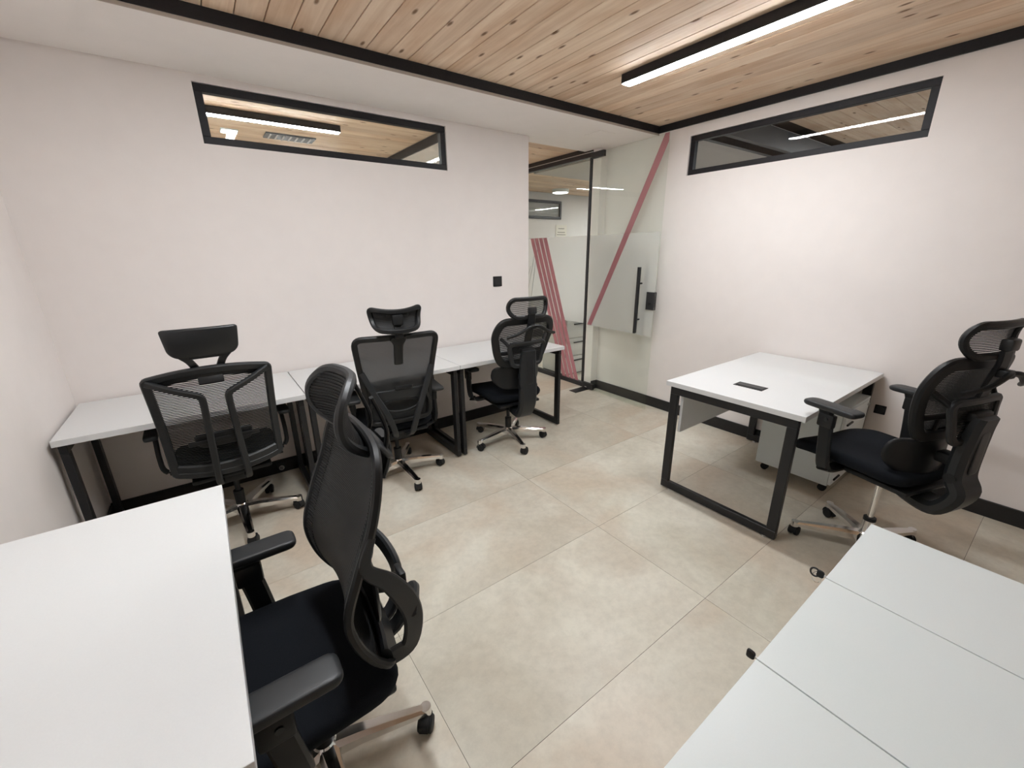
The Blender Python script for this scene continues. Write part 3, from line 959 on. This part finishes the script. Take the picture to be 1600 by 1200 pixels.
def base(e, ang, stem_top):
    """Five-star chrome base with castors, gas lift; ang: direction of the first leg in chair space."""
    MB().lathe([(0.030, 0.055), (0.036, 0.062), (0.038, 0.112), (0.030, 0.122)], n=24).build('hub', 'chrome', e, True)
    for k in range(5):
        a = ang + 2*PI*k/5
        lg = bpy.data.objects.new('base_leg', LEG_ME); COL.objects.link(lg); lg.parent = e
        lg.rotation_euler = (0, 0, a)
        c = bpy.data.objects.new('castor', CAST_ME); COL.objects.link(c); c.parent = lg
        sw_ = random.uniform(-1.2, 1.2)
        c.location = (0.308-0.012*math.cos(sw_), -0.012*math.sin(sw_), 0)
        c.rotation_euler = (0, 0, sw_)
    gl = MB().lathe([(0.026, 0.118), (0.026, 0.20), (0.022, 0.205)], n=20).build('gas_lift', 'chrome' if stem_top > 0.42 else 'plastic', e, True)
    MB().lathe([(0.014, 0.20), (0.014, stem_top)], n=16).build('piston', 'chrome' if stem_top > 0.42 else 'plastic', gl, True)
    MB().lathe([(0.027, 0.190), (0.027, 0.206), (0.020, 0.208)], n=20).build('collar', 'plastic', gl, True)

def seat(e, z, w_=0.50, d0=-0.20, d1=0.30, th=0.065, waterfall=0.03):
    poly = resample(rpoly([(-w_/2+0.02, d0), (w_/2-0.02, d0), (w_/2, d1-0.10), (w_/2-0.03, d1), (-w_/2+0.03, d1), (-w_/2, d1-0.10)], [0.09, 0.09, 0.08, 0.07, 0.07, 0.08], 6), 0.03)
    def mp(a, b, o):
        drop = waterfall * max(0.0, (b - (d1-0.16)) / 0.16)**2
        lift = 0.35 * a * a * max(0, 1 - abs(b) * 1.5)
        return Vector((a, b, z - th*0.5 + o - drop + lift))
    MB().pad(poly, mp, th*0.42, th*0.5, 0.15).build('seat_cushion', 'fabric', e, True)
    mech = MB().box((0, -0.01, z-th-0.012), (w_*0.74, (d1-d0)*0.72, 0.024), 0.01).build('seat_pan', 'plastic', e, True)
    m2 = MB().box((0, -0.02, z-th-0.052), (0.15, 0.25, 0.06), 0.015).build('tilt_mechanism', 'plastic', e, True)
    MB().cyl((0.07, 0.03, z-th-0.05), (0.235, 0.03, z-th-0.048), 0.006, n=10).box((0.245, 0.03, z-th-0.048), (0.05, 0.03, 0.010), 0.004).build('lever', 'plastic', m2, True)

def arm(e, x, z_seat, z_top, y0=-0.06, y1=0.20, style='T', pw=0.078):
    s = 1 if x > 0 else -1
    pad_poly = resample(rpoly([(-pw/2, y0), (pw/2, y0), (pw/2, y1), (-pw/2, y1)], [0.022]*2 + [0.032]*2, 4), 0.03)
    a = empty('armrest'); a.parent = e
    MB().pad([(q[0]+x, q[1]) for q in pad_poly], lambda p_, q_, o: Vector((p_, q_, z_top-0.014+o)), 0.012, 0.016, 0.05).build('arm_pad', 'plastic_grey', a, True)
    ym = (y0+y1)/2
    if style == 'T':
        path = smooth_path([(x, ym+0.03, z_top-0.024), (x, ym+0.01, z_top-0.10), (x-s*0.005, ym-0.01, z_seat-0.045), (x-s*0.05, ym-0.01, z_seat-0.085), (x-s*0.13, ym-0.01, z_seat-0.088)], 5)
        MB().sweep(path, 0.062, 0.026, Vector((1, 0, 0)) if False else [Vector((s, 0, 0.001))]*(len(path)-9) + [Vector((s*0.5, 0, 0.5))]*4 + [Vector((0, 0, 1))]*5, ch=0.6).build('arm_post', 'plastic', a, True)
        MB().box((x, ym+0.012, z_top-0.085), (0.034, 0.075, 0.07), 0.010).build('arm_sleeve', 'plastic', a, True)
        MB().cyl((x+s*0.015, ym+0.005, z_top-0.075), (x+s*0.022, ym+0.005, z_top-0.075), 0.009, n=12).build('button', 'plastic_grey', a)
    else:   # slim open loop
        path = smooth_path([(x, y1-0.05, z_top-0.02), (x, y1-0.09, z_top-0.09), (x, y1-0.13, z_seat+0.02), (x-s*0.01, y1-0.14, z_seat-0.05), (x-s*0.07, y1-0.14, z_seat-0.085), (x-s*0.13, y1-0.14, z_seat-0.088)], 5)
        MB().sweep(path, 0.032, 0.022, [Vector((s, 0, 0.001))]*(len(path)-9) + [Vector((s*0.5, 0, 0.5))]*4 + [Vector((0, 0, 1))]*5, ch=0.6).build('arm_post', 'plastic', a, True)
    return a

def mirror(pts):
    return [(-a, b, c) for a, b, c in pts]

# --- chair A: slatted net back carried by two bent struts, solid headrest on a forked stem
def chair_a(loc, rz, ang, label):
    e = tag(empty('office_chair', loc, rz), label, 'chair', 'black office chairs')
    zs = 0.475
    base(e, ang, zs-0.07)
    seat(e, zs)
    for s in (-1, 1):
        arm(e, s*0.305, zs, 0.672, -0.10, 0.16, 'loop', 0.06)
    prof = catmull([(0.47, -0.270), (0.58, -0.280), (0.70, -0.297), (0.88, -0.355), (1.04, -0.420), (1.28, -0.505)])
    mp = surf(prof, 0.55)
    top = [(-0.236 + 0.472*i/10, 1.014 + 0.030*(1-((i-5)/5)**2)) for i in range(11)]
    bot = [(0.230 - 0.460*i/8, 0.494 - 0.030*(1-((i-4)/4)**2)) for i in range(9)]
    pl_ = top + [(0.232, 0.78), (0.231, 0.63)] + bot + [(-0.231, 0.63), (-0.232, 0.78)]
    pl_ = [Vector(q) for q in pl_][::-1]
    fr = MB().loop(rpoly(pl_, 0.012, 3), mp, 0.036, 0.022, 0.02).build('back_frame', 'plastic_grey', e, True)
    path = [mp(q[0], q[1]+0.024, 0.004) for q in bot]
    MB().sweep(path, 0.062, 0.026, [mp(q[0], q[1]+0.02, .01)-mp(q[0], q[1]+0.02, 0) for q in bot], ch=0.6).build('lower_bar', 'plastic_grey', fr, True)
    path = [mp(q[0]*0.96, q[1]-0.02, 0.004) for q in top]
    MB().sweep(path, 0.045, 0.022, [mp(q[0], q[1], .01)-mp(q[0], q[1], 0) for q in top], ch=0.6).build('upper_bar', 'plastic', fr, True)
    MB().strands(pl_, mp, 0.0088, 0.0042, 0.003, 10, 0.004).build('back_net', 'strand', e)
    for s in (-1, 1):
        p1 = [mp(s*0.232, 1.014, -0.010), mp(s*0.15, 0.980, -0.030), mp(s*0.075, 0.952, -0.046), mp(s*0.054, 0.938, -0.050), mp(s*0.048, 0.90, -0.052), mp(s*0.053, 0.73, -0.060), mp(s*0.058, 0.56, -0.062), mp(s*0.062, 0.44, -0.045)]
        p1 += [Vector((s*0.062, -0.22, 0.385)), Vector((s*0.062, -0.12, 0.385))]
        pth = smooth_path(p1, 4)
        nr = []
        for q in pth:
            if q.z > 0.43:
                nr.append(mp(q.x, q.z, 0.01) - mp(q.x, q.z, 0))
            else:
                nr.append(Vector((0, 0.5, 0.9)))
        MB().sweep(pth, 0.030, 0.020, nr, ch=0.5).build('back_strut', 'plastic_grey', e, True)
    # lumbar pad
    lp = resample(rpoly([(-0.11, 0.63), (0.11, 0.63), (0.125, 0.71), (-0.125, 0.71)], 0.03, 4), 0.03)
    lm = MB().pad(lp, lambda a, b, o: mp(a, b, o-0.022), 0.008, 0.008).build('lumbar_pad', 'plastic', e, True)
    MB().box(mp(0, 0.67, -0.034), (0.30, 0.010, 0.022), 0.004).build('lumbar_rail', 'plastic', lm)
    # headrest
    hp = resample(rpoly([(-0.105, 1.112), (0.105, 1.112), (0.132, 1.138), (0.142, 1.246), (-0.142, 1.246), (-0.132, 1.138)], [0.03, 0.03, 0.03, 0.014, 0.014, 0.03], 4), 0.02)
    def hm(a, b, o):
        q = mp(a*0.98, b, o-0.008)
        q.y += 0.10*(b-1.19)**2/0.06 - 0.10*max(0.0, b-1.232)
        return q
    hd = MB().pad(hp, hm, 0.013, 0.010, 0.0).build('headrest', 'plastic_sheen', e, True)
    for s in (-1, 1):
        pth = smooth_path([hm(s*0.088, 1.125, 0), hm(s*0.066, 1.098, 0), hm(s*0.050, 1.062, 0), hm(s*0.036, 1.020, 0), hm(s*0.030, 0.990, 0)], 5)
        MB().sweep(pth, 0.030, 0.014, [Vector((0, 1, 0.2))]*len(pth), ch=0.5).build('headrest_fork', 'plastic_sheen', hd, True)
    MB().sweep([hm(-0.06, 1.110, 0), hm(0.06, 1.110, 0)], 0.012, 0.014, Vector((0, 1, 0.2))).build('fork_bridge', 'plastic_sheen', hd, True)
    MB().box(mp(0, 0.997, -0.006), (0.098, 0.024, 0.044), 0.005, Matrix.Rotation(-0.36, 3, 'X')).build('headrest_socket', 'plastic', hd, True)
    return e

# --- chair B: rounded net back, X-shaped rear yoke, bent headrest on a sliding plate
def chair_b(loc, rz, ang, label):
    e = tag(empty('office_chair', loc, rz), label, 'chair', 'black office chairs')
    zs = 0.475
    base(e, ang, zs-0.07)
    seat(e, zs)
    for s in (-1, 1):
        arm(e, s*0.270, zs, 0.676, -0.21, 0.04, 'T', 0.082)
    prof = catmull([(0.44, -0.215), (0.58, -0.240), (0.72, -0.250), (0.88, -0.285), (1.08, -0.350), (1.30, -0.42)])
    mp = surf(prof, 0.45)
    pl_ = rpoly([(-0.195, 0.50), (0.195, 0.50), (0.200, 0.70), (0.222, 0.86), (0.246, 1.070), (-0.246, 1.070), (-0.222, 0.86), (-0.200, 0.70)], [0.05, 0.05, 0.05, 0.08, 0.05, 0.05, 0.08, 0.05], 6)
    MB().loop(pl_, mp, 0.034, 0.024, 0.02).build('back_frame', 'plastic', e, True)
    MB().cloth(pl_, mp, 34, 14, 0.004).build('back_net', 'net', e, True)
    for s in (-1, 1):
        p1 = [mp(s*0.215, 0.86, -0.008), mp(s*0.185, 0.80, -0.030), mp(s*0.140, 0.70, -0.055), mp(s*0.095, 0.60, -0.075), mp(s*0.062, 0.50, -0.080), mp(s*0.050, 0.43, -0.060), Vector((s*0.045, -0.19, 0.385)), Vector((s*0.045, -0.10, 0.385))]
        pth = smooth_path(p1, 5)
        MB().sweep(pth, 0.036, 0.020, [Vector((0, 1, 0.0)) if q.z > 0.44 else Vector((0, 0.5, 0.9)) for q in pth], ch=0.5).build('yoke_arm', 'plastic_grey', e, True)
        p2 = [mp(s*0.150, 0.72, -0.050), mp(s*0.185, 0.62, -0.030), mp(s*0.195, 0.55, -0.012)]
        MB().sweep(smooth_path(p2, 5), 0.022, 0.014, Vector((0, 1, 0)), ch=0.5).build('side_brace', 'plastic', e, True)
    lp = resample(rpoly([(-0.165, 0.665), (0.165, 0.665), (0.165, 0.735), (-0.165, 0.735)], 0.03, 4), 0.03)
    lm = MB().pad(lp, lambda a, b, o: mp(a, b, o-0.028), 0.008, 0.008).build('lumbar_pad', 'plastic_grey', e, True)
    ring = [(0.115*math.cos(t), 0.625+0.045*math.sin(t)) for t in [2*PI*i/28 for i in range(28)]]
    MB().loop(ring, lambda a, b, o: mp(a, b, o-0.030), 0.022, 0.012, 0.02).build('lumbar_ring', 'plastic', lm, True)
    MB().box(mp(0.02, 0.748, -0.036), (0.11, 0.012, 0.022), 0.004).build('lumbar_slider', 'plastic', lm)
    # headrest plate, stem and bent headrest
    pp = resample(rpoly([(-0.026, 0.90), (0.026, 0.90), (0.028, 1.03), (0.046, 1.062), (0.046, 1.085), (-0.046, 1.085), (-0.046, 1.062), (-0.028, 1.03)], 0.008, 3), 0.02)
    hs = MB().pad(pp, lambda a, b, o: mp(a, b, o-0.018), 0.006, 0.006, 0.0).build('headrest_plate', 'plastic', e, True)
    for s in (-1, 1):
        MB().cyl(mp(s*0.034, 1.073, -0.024), mp(s*0.034, 1.073, -0.028), 0.006, n=10).build('screw', 'plastic_sheen', hs)
    MB().box(mp(0, 1.125, -0.020), (0.046, 0.022, 0.10), 0.005, Matrix.Rotation(-0.3, 3, 'X')).build('headrest_stem', 'plastic_sheen', hs, True)
    cy = prof(1.19) + 0.012; HD = -0.012
    def hm(a, b, o):
        return Vector((a, cy + 2.3*a*a - 0.6*(b-1.19)**2/0.06 + o, b + HD + 0.9*a*a))
    hp = rpoly([(-0.125, 1.125), (0.125, 1.125), (0.145, 1.235), (-0.145, 1.235)], [0.035, 0.035, 0.022, 0.022], 5)
    hd = MB().loop(hp, hm, 0.028, 0.024, 0.015).build('headrest', 'plastic', e, True)
    MB().cloth(hp, hm, 14, 12, 0.010).build('headrest_net', 'net_dense', hd, True)
    MB().box((0, cy-0.018, 1.178), (0.062, 0.030, 0.060), 0.008).build('headrest_pivot', 'plastic', hd, True)
    MB().box((0, cy-0.006, 1.205), (0.13, 0.014, 0.020), 0.005).build('headrest_bridge', 'plastic', hd, True)
    return e

# --- chairs C and E: split net back on a thick curved spine, coat hanger, net headrest
def chair_ergo(loc, rz, ang, label, zs=0.475, arm_z=0.68, lift=0.0, hang=True, back_y=0.0, head_up=0.0, lean=0.0, arm_x=0.300):
    e = tag(empty('office_chair', loc, rz), label, 'chair', 'black office chairs')
    base(e, ang, zs-0.07)
    seat(e, zs, 0.50, -0.19, 0.33, 0.075)
    for s in (-1, 1):
        arm(e, s*arm_x, zs, arm_z, -0.02, 0.23, 'T', 0.085)
    L = lift
    prof = catmull([(0.55+L, -0.215+back_y), (0.70+L, -0.205+back_y), (0.78+L, -0.212+back_y), (0.90+L, -0.240+back_y+lean*0.3), (1.07+L, -0.300+back_y+lean*0.7), (1.30+L, -0.36+back_y+lean)])
    mp = surf(prof, 0.45)
    # upper back
    up = rpoly([(-0.165, 0.745+L), (0.165, 0.745+L), (0.205, 0.82+L), (0.245, 0.985+L), (0.205, 1.078+L), (-0.205, 1.078+L), (-0.245, 0.985+L), (-0.205, 0.82+L)], [0.05, 0.05, 0.07, 0.08, 0.06, 0.06, 0.08, 0.07], 6)
    uf = MB().loop(up, mp, 0.056, 0.030, 0.02).build('back_frame', 'plastic', e, True)
    MB().strands(up, mp, 0.0072, 0.0050, 0.003, 10, 0.003).build('back_net', 'strand', uf)
    MB().sweep([mp(-0.20+0.04*i, 0.835+L, 0) for i in range(11)], 0.026, 0.018, Vector((0, 1, 0)), ch=0.5).build('cross_bar', 'plastic', uf, True)
    for s in (-1, 1):
        MB().sweep([mp(s*0.085, 0.745+L+0.018*i, 0) for i in range(6)], 0.024, 0.016, Vector((0, 1, 0)), ch=0.5).build('upright_bar', 'plastic', uf, True)
    # rear support ring, behind the upper back
    md = rpoly([(-0.115, 0.755+L), (0.115, 0.755+L), (0.150, 0.93+L), (-0.150, 0.93+L)], [0.04, 0.04, 0.035, 0.035], 6)
    def m2(a, b, o):
        return mp(a*0.98, b, o-0.055 - 0.03*max(0, (0.93+L-b)/0.18))
    rf = MB().loop(md, m2, 0.034, 0.024, 0.02).build('rear_ring', 'plastic_grey', e, True)
    MB().strands(md, m2, 0.0072, 0.0040, 0.003, 8, 0.0).build('rear_net', 'strand', rf)
    for s in (-1, 1):
        pth = smooth_path([m2(s*0.145, 0.91+L, 0), mp(s*0.165, 0.935+L, -0.030), mp(s*0.200, 0.96+L, -0.004)], 5)
        MB().sweep(pth, 0.024, 0.018, Vector((0, 1, 0)), ch=0.5).build('ring_link', 'plastic', rf, True)
    # lumbar wing
    lb = resample(rpoly([(-0.15, 0.535+L), (0.15, 0.535+L), (0.225, 0.62+L), (0.205, 0.718+L), (-0.205, 0.718+L), (-0.225, 0.62+L)], [0.07, 0.07, 0.08, 0.04, 0.04, 0.08], 6), 0.025)
    lf = surf(catmull([(0.50+L, -0.200+back_y), (0.63+L, -0.190+back_y), (0.75+L, -0.200+back_y)]), 1.6)
    lu = MB().pad(lb, lambda a, b, o: lf(a, b, o), 0.014, 0.014, 0.0).build('lumbar_wing', 'plastic', e, True)
    li = resample(rpoly([(-0.12, 0.585+L), (0.12, 0.585+L), (0.165, 0.64+L), (0.15, 0.69+L), (-0.15, 0.69+L), (-0.165, 0.64+L)], 0.035, 5), 0.025)
    MB().pad(li, lambda a, b, o: lf(a, b, o+0.012), 0.010, 0.004, 0.1).build('lumbar_cushion', 'fabric', lu, True)
    # curved spine from under the seat
    zb = zs-0.085
    sp = smooth_path([(0, -0.02, zb-0.015), (0, -0.13, zb-0.060), (0, -0.235, zb-0.065), (0, -0.295, zb+0.030), (0, -0.302+back_y, 0.58+L), (0, -0.300+back_y, 0.70+L), (0, -0.305+back_y, 0.80+L), (0, -0.315+back_y, 0.86+L)], 6)
    nr = []
    for i, q in enumerate(sp):
        T = (sp[min(len(sp)-1, i+1)] - sp[max(0, i-1)]).normalized()
        nr.append(Vector((1, 0, 0)).cross(T))
    spn = MB().sweep(sp, 0.135, 0.062, nr, ch=0.9, taper=lambda t: 0.85 + 0.25*math.sin(PI*t)).build('spine', 'plastic_grey', e, True)
    pk = resample(rpoly([(-0.030, 0.60+L), (0.030, 0.60+L), (0.030, 0.80+L), (-0.030, 0.80+L)], 0.02, 4), 0.03)
    MB().pad(pk, lambda a, b, o: Vector((a, -0.332+back_y-o, b)), 0.004, 0.004, 0.0).build('spine_inlay', 'plastic_sheen', spn, True)
    MB().box((0, -0.255+back_y, 0.64+L), (0.07, 0.09, 0.05), 0.012).build('lumbar_mount', 'plastic', spn, True)
    MB().box((0, -0.290+back_y, 0.855+L), (0.12, 0.05, 0.045), 0.012).build('spine_head', 'plastic', spn, True)
    for s in (-1, 1):
        MB().cyl((s*0.055, -0.30+back_y, 0.58+L), (s*0.075, -0.30+back_y, 0.58+L), 0.022, n=14).build('spine_knob', 'plastic', spn, True)
    # headrest stem
    stt = smooth_path([mp(0, 0.93+L, -0.050), mp(0, 1.02+L, -0.045), mp(0, 1.09+L+head_up, -0.045), mp(0, 1.14+L+head_up, -0.035)], 5)
    hst = MB().sweep(stt, 0.060, 0.018, Vector((0, 1, 0)), ch=0.5).build('headrest_stem', 'plastic', e, True)
    MB().box(mp(0, 1.165+L+head_up, -0.035), (0.062, 0.040, 0.050), 0.010).build('headrest_pivot', 'plastic_sheen', hst, True)
    cy = prof(1.17+L) + 0.005
    zc_ = 1.170+L+head_up
    def hm(a, b, o):
        return Vector((a, cy + 1.0*a*a - 0.25*(b-zc_)**2/0.06 + o, b))
    hp = rpoly([(-0.13, zc_-0.062), (0.13, zc_-0.062), (0.168, zc_), (0.145, zc_+0.066), (-0.145, zc_+0.066), (-0.168, zc_)], [0.035, 0.035, 0.05, 0.04, 0.04, 0.05], 6)
    hd = MB().loop(hp, hm, 0.030, 0.026, 0.015).build('headrest', 'plastic', e, True)
    MB().strands(hp, hm, 0.0066, 0.0040, 0.003, 10, 0.004).build('headrest_net', 'strand', hd)
    if hang:
        hg = MB()
        for s in (-1, 1):
            pth = smooth_path([(0, mp(0, 1.05+L, 0).y-0.085, 1.050+L), (s*0.05, mp(0, 1.05+L, 0).y-0.095, 1.042+L), (s*0.12, mp(0, 1.05+L, 0).y-0.085, 1.005+L), (s*0.205, mp(0, 1.05+L, 0).y-0.050, 0.975+L)], 5)
            MB().sweep(pth, 0.026, 0.018, Vector((0, 0.6, 0.8)), ch=0.6).build('hanger_arm', 'plastic', e, True)
        MB().box((0, mp(0, 1.05+L, 0).y-0.070, 1.045+L), (0.045, 0.05, 0.034), 0.008).build('hanger_mount', 'plastic', e, True)
    return e

# --- chair D: tall one-piece ribbed back with winged lower frame, scoop headrest
def chair_d(loc, rz, ang, label):
    e = tag(empty('office_chair', loc, rz), label, 'chair', 'black office chairs')
    zs = 0.478
    base(e, ang, zs-0.07)
    seat(e, zs, 0.52, -0.20, 0.29, 0.075)
    for s in (-1, 1):
        arm(e, s*0.272, zs, 0.682, -0.05, 0.21, 'T', 0.080)
    prof = catmull([(0.50, -0.210), (0.56, -0.160), (0.64, -0.125), (0.73, -0.115), (0.84, -0.150), (0.96, -0.198), (1.08, -0.225), (1.20, -0.235)])
    mp = surf(prof, 0.55)
    pl_ = rpoly([(-0.215, 0.510), (0.215, 0.510), (0.222, 0.66), (0.238, 0.88), (0.212, 1.100), (-0.212, 1.100), (-0.238, 0.88), (-0.222, 0.66)], [0.025, 0.025, 0.09, 0.10, 0.09, 0.09, 0.10, 0.09], 8)
    MB().cloth(pl_, mp, 60, 20, 0.004).build('back_net', 'net_dense', e, True)
    fr = MB().loop(pl_, mp, 0.020, 0.022, 0.018).build('back_frame', 'plastic', e, True)
    # fine ribs along the sides of the net
    rb = MB()
    z = 0.53
    while z < 1.07:
        xs_ = spans(pl_, z)
        a = xs_[-1]
        for s in (-1, 1):
            rb.tube([mp(s*(a-0.012-0.012*i), z, 0.006) for i in range(4)], 0.0016, 5)
        z += 0.0085
    rb.build('net_ribs', 'plastic', fr, True)['kind'] = 'stuff'
    # winged rear frame: from mid back, out behind and down to the bottom corners
    for s in (-1, 1):
        p1 = [mp(s*0.238, 0.93, -0.004), mp(s*0.236, 0.86, -0.012), Vector((s*0.226, -0.190, 0.78)), Vector((s*0.214, -0.232, 0.69)), Vector((s*0.206, -0.246, 0.61)), Vector((s*0.200, -0.230, 0.535)), mp(s*0.196, 0.515, -0.010)]
        pth = smooth_path(p1, 6)
        MB().sweep(pth, 0.050, 0.016, [Vector((s, -0.15, 0.0))]*len(pth), ch=0.7, taper=lambda t: 0.35+0.75*min(1.0, t*2.2)).build('wing', 'plastic_grey', e, True)
        p2 = [Vector((s*0.212, -0.245, 0.66)), Vector((s*0.13, -0.285, 0.62)), Vector((s*0.05, -0.295, 0.55)), Vector((s*0.03, -0.25, 0.44)), Vector((s*0.03, -0.12, 0.40))]
        MB().sweep(smooth_path(p2, 5), 0.050, 0.022, Vector((0, 1, 0.3)), ch=0.6).build('rear_strut', 'plastic_grey', e, True)
    # lower bar that closes the wings, lumbar shell between
    pb = [mp(-0.20+0.04*i, 0.524, -0.012) for i in range(11)]
    MB().sweep(pb, 0.060, 0.022, [Vector((0, 1, -0.6))]*11, ch=0.6).build('lower_bar', 'plastic_grey', e, True)
    lp = resample(rpoly([(-0.145, 0.58), (0.145, 0.58), (0.165, 0.66), (0.145, 0.75), (-0.145, 0.75), (-0.165, 0.66)], 0.04, 5), 0.03)
    lu = MB().pad(lp, lambda a, b, o: Vector((a, -0.185+0.9*a*a*0.6+o, b)), 0.008, 0.010, 0.1).build('lumbar_shell', 'plastic_sheen', e, True)
    MB().cyl((0, -0.195, 0.60), (0, -0.270, 0.57), 0.028, n=16).build('lumbar_post', 'plastic', lu, True)
    MB().box((0, -0.288, 0.575), (0.06, 0.02, 0.07), 0.006).build('rear_cover', 'plastic', e, True)
    # headrest
    hc = -0.205
    def hm(a, b, o):
        t = b - 1.165
        y = hc + 2.6*a*a - 1.6*t*t*(1.0 if t > 0 else 2.4)
        return Vector((a, y + o, b))
    hp = rpoly([(-0.090, 1.055), (0.090, 1.055), (0.150, 1.130), (0.155, 1.200), (0.110, 1.250), (-0.110, 1.250), (-0.155, 1.200), (-0.150, 1.130)], [0.04, 0.04, 0.05, 0.04, 0.05, 0.05, 0.04, 0.05], 6)
    hd = MB().loop(hp, hm, 0.024, 0.022, 0.014).build('headrest', 'plastic_grey', e, True)
    MB().cloth(hp, hm, 26, 14, 0.008).build('headrest_net', 'net_dense', hd, True)
    hr = MB()
    z = 1.07
    while z < 1.243:
        xs_ = spans(hp, z)
        hr.tube([hm(xs_[0] + (xs_[-1]-xs_[0])*i/12, z, 0.010) for i in range(13)], 0.0017, 5)
        z += 0.0085
    hr.build('headrest_ribs', 'plastic', hd, True)['kind'] = 'stuff'
    sc2 = resample(rpoly([(-0.085, 1.020), (0.085, 1.020), (0.110, 1.085), (-0.110, 1.085)], 0.03, 5), 0.03)
    MB().pad(sc2, lambda a, b, o: Vector((a, -0.245+1.2*a*a*0.8-0.6*(1.085-b)+o, b)), 0.008, 0.010, 0.1).build('headrest_scoop', 'plastic_grey', hd, True)
    for s in (-1, 1):
        pth = smooth_path([(s*0.07, -0.262, 1.045), (s*0.066, -0.275, 1.105), (s*0.070, -0.245, 1.20)], 5)
        MB().sweep(pth, 0.016, 0.010, Vector((0, 1, 0)), ch=0.5).build('headrest_rod', 'plastic', hd, True)
    pth = smooth_path([(0, -0.262, 0.95), (0, -0.285, 1.01), (0, -0.282, 1.07)], 5)
    MB().sweep(pth, 0.070, 0.020, Vector((0, 1, 0)), ch=0.6).build('headrest_stem', 'plastic', e, True)
    return e

R_ = math.radians
chair_a((-0.052, 2.72, 0), R_(1), R_(-88), 'black chair with slatted net back and solid headrest at the left corner desk')
chair_b((0.92, 2.680, 0), R_(-8), R_(-88+8), 'black chair with grey net back and bent headrest at middle back desk')
chair_ergo((1.887, 2.658, 0), R_(-5), R_(-103+5), 'black split back chair with coat hanger at the desk by the doorway', lift=-0.015)
chair_ergo((2.575, 0.395, 0), R_(-18), R_(-26+18), 'black split back chair raised high beside the right wall desk', zs=0.575, arm_z=0.832, lift=0.015, back_y=0.035, lean=0.06, arm_x=0.312)
chair_d((0.042, 1.06, 0), R_(90), R_(-14-90), 'tall black ribbed back chair in the left foreground')
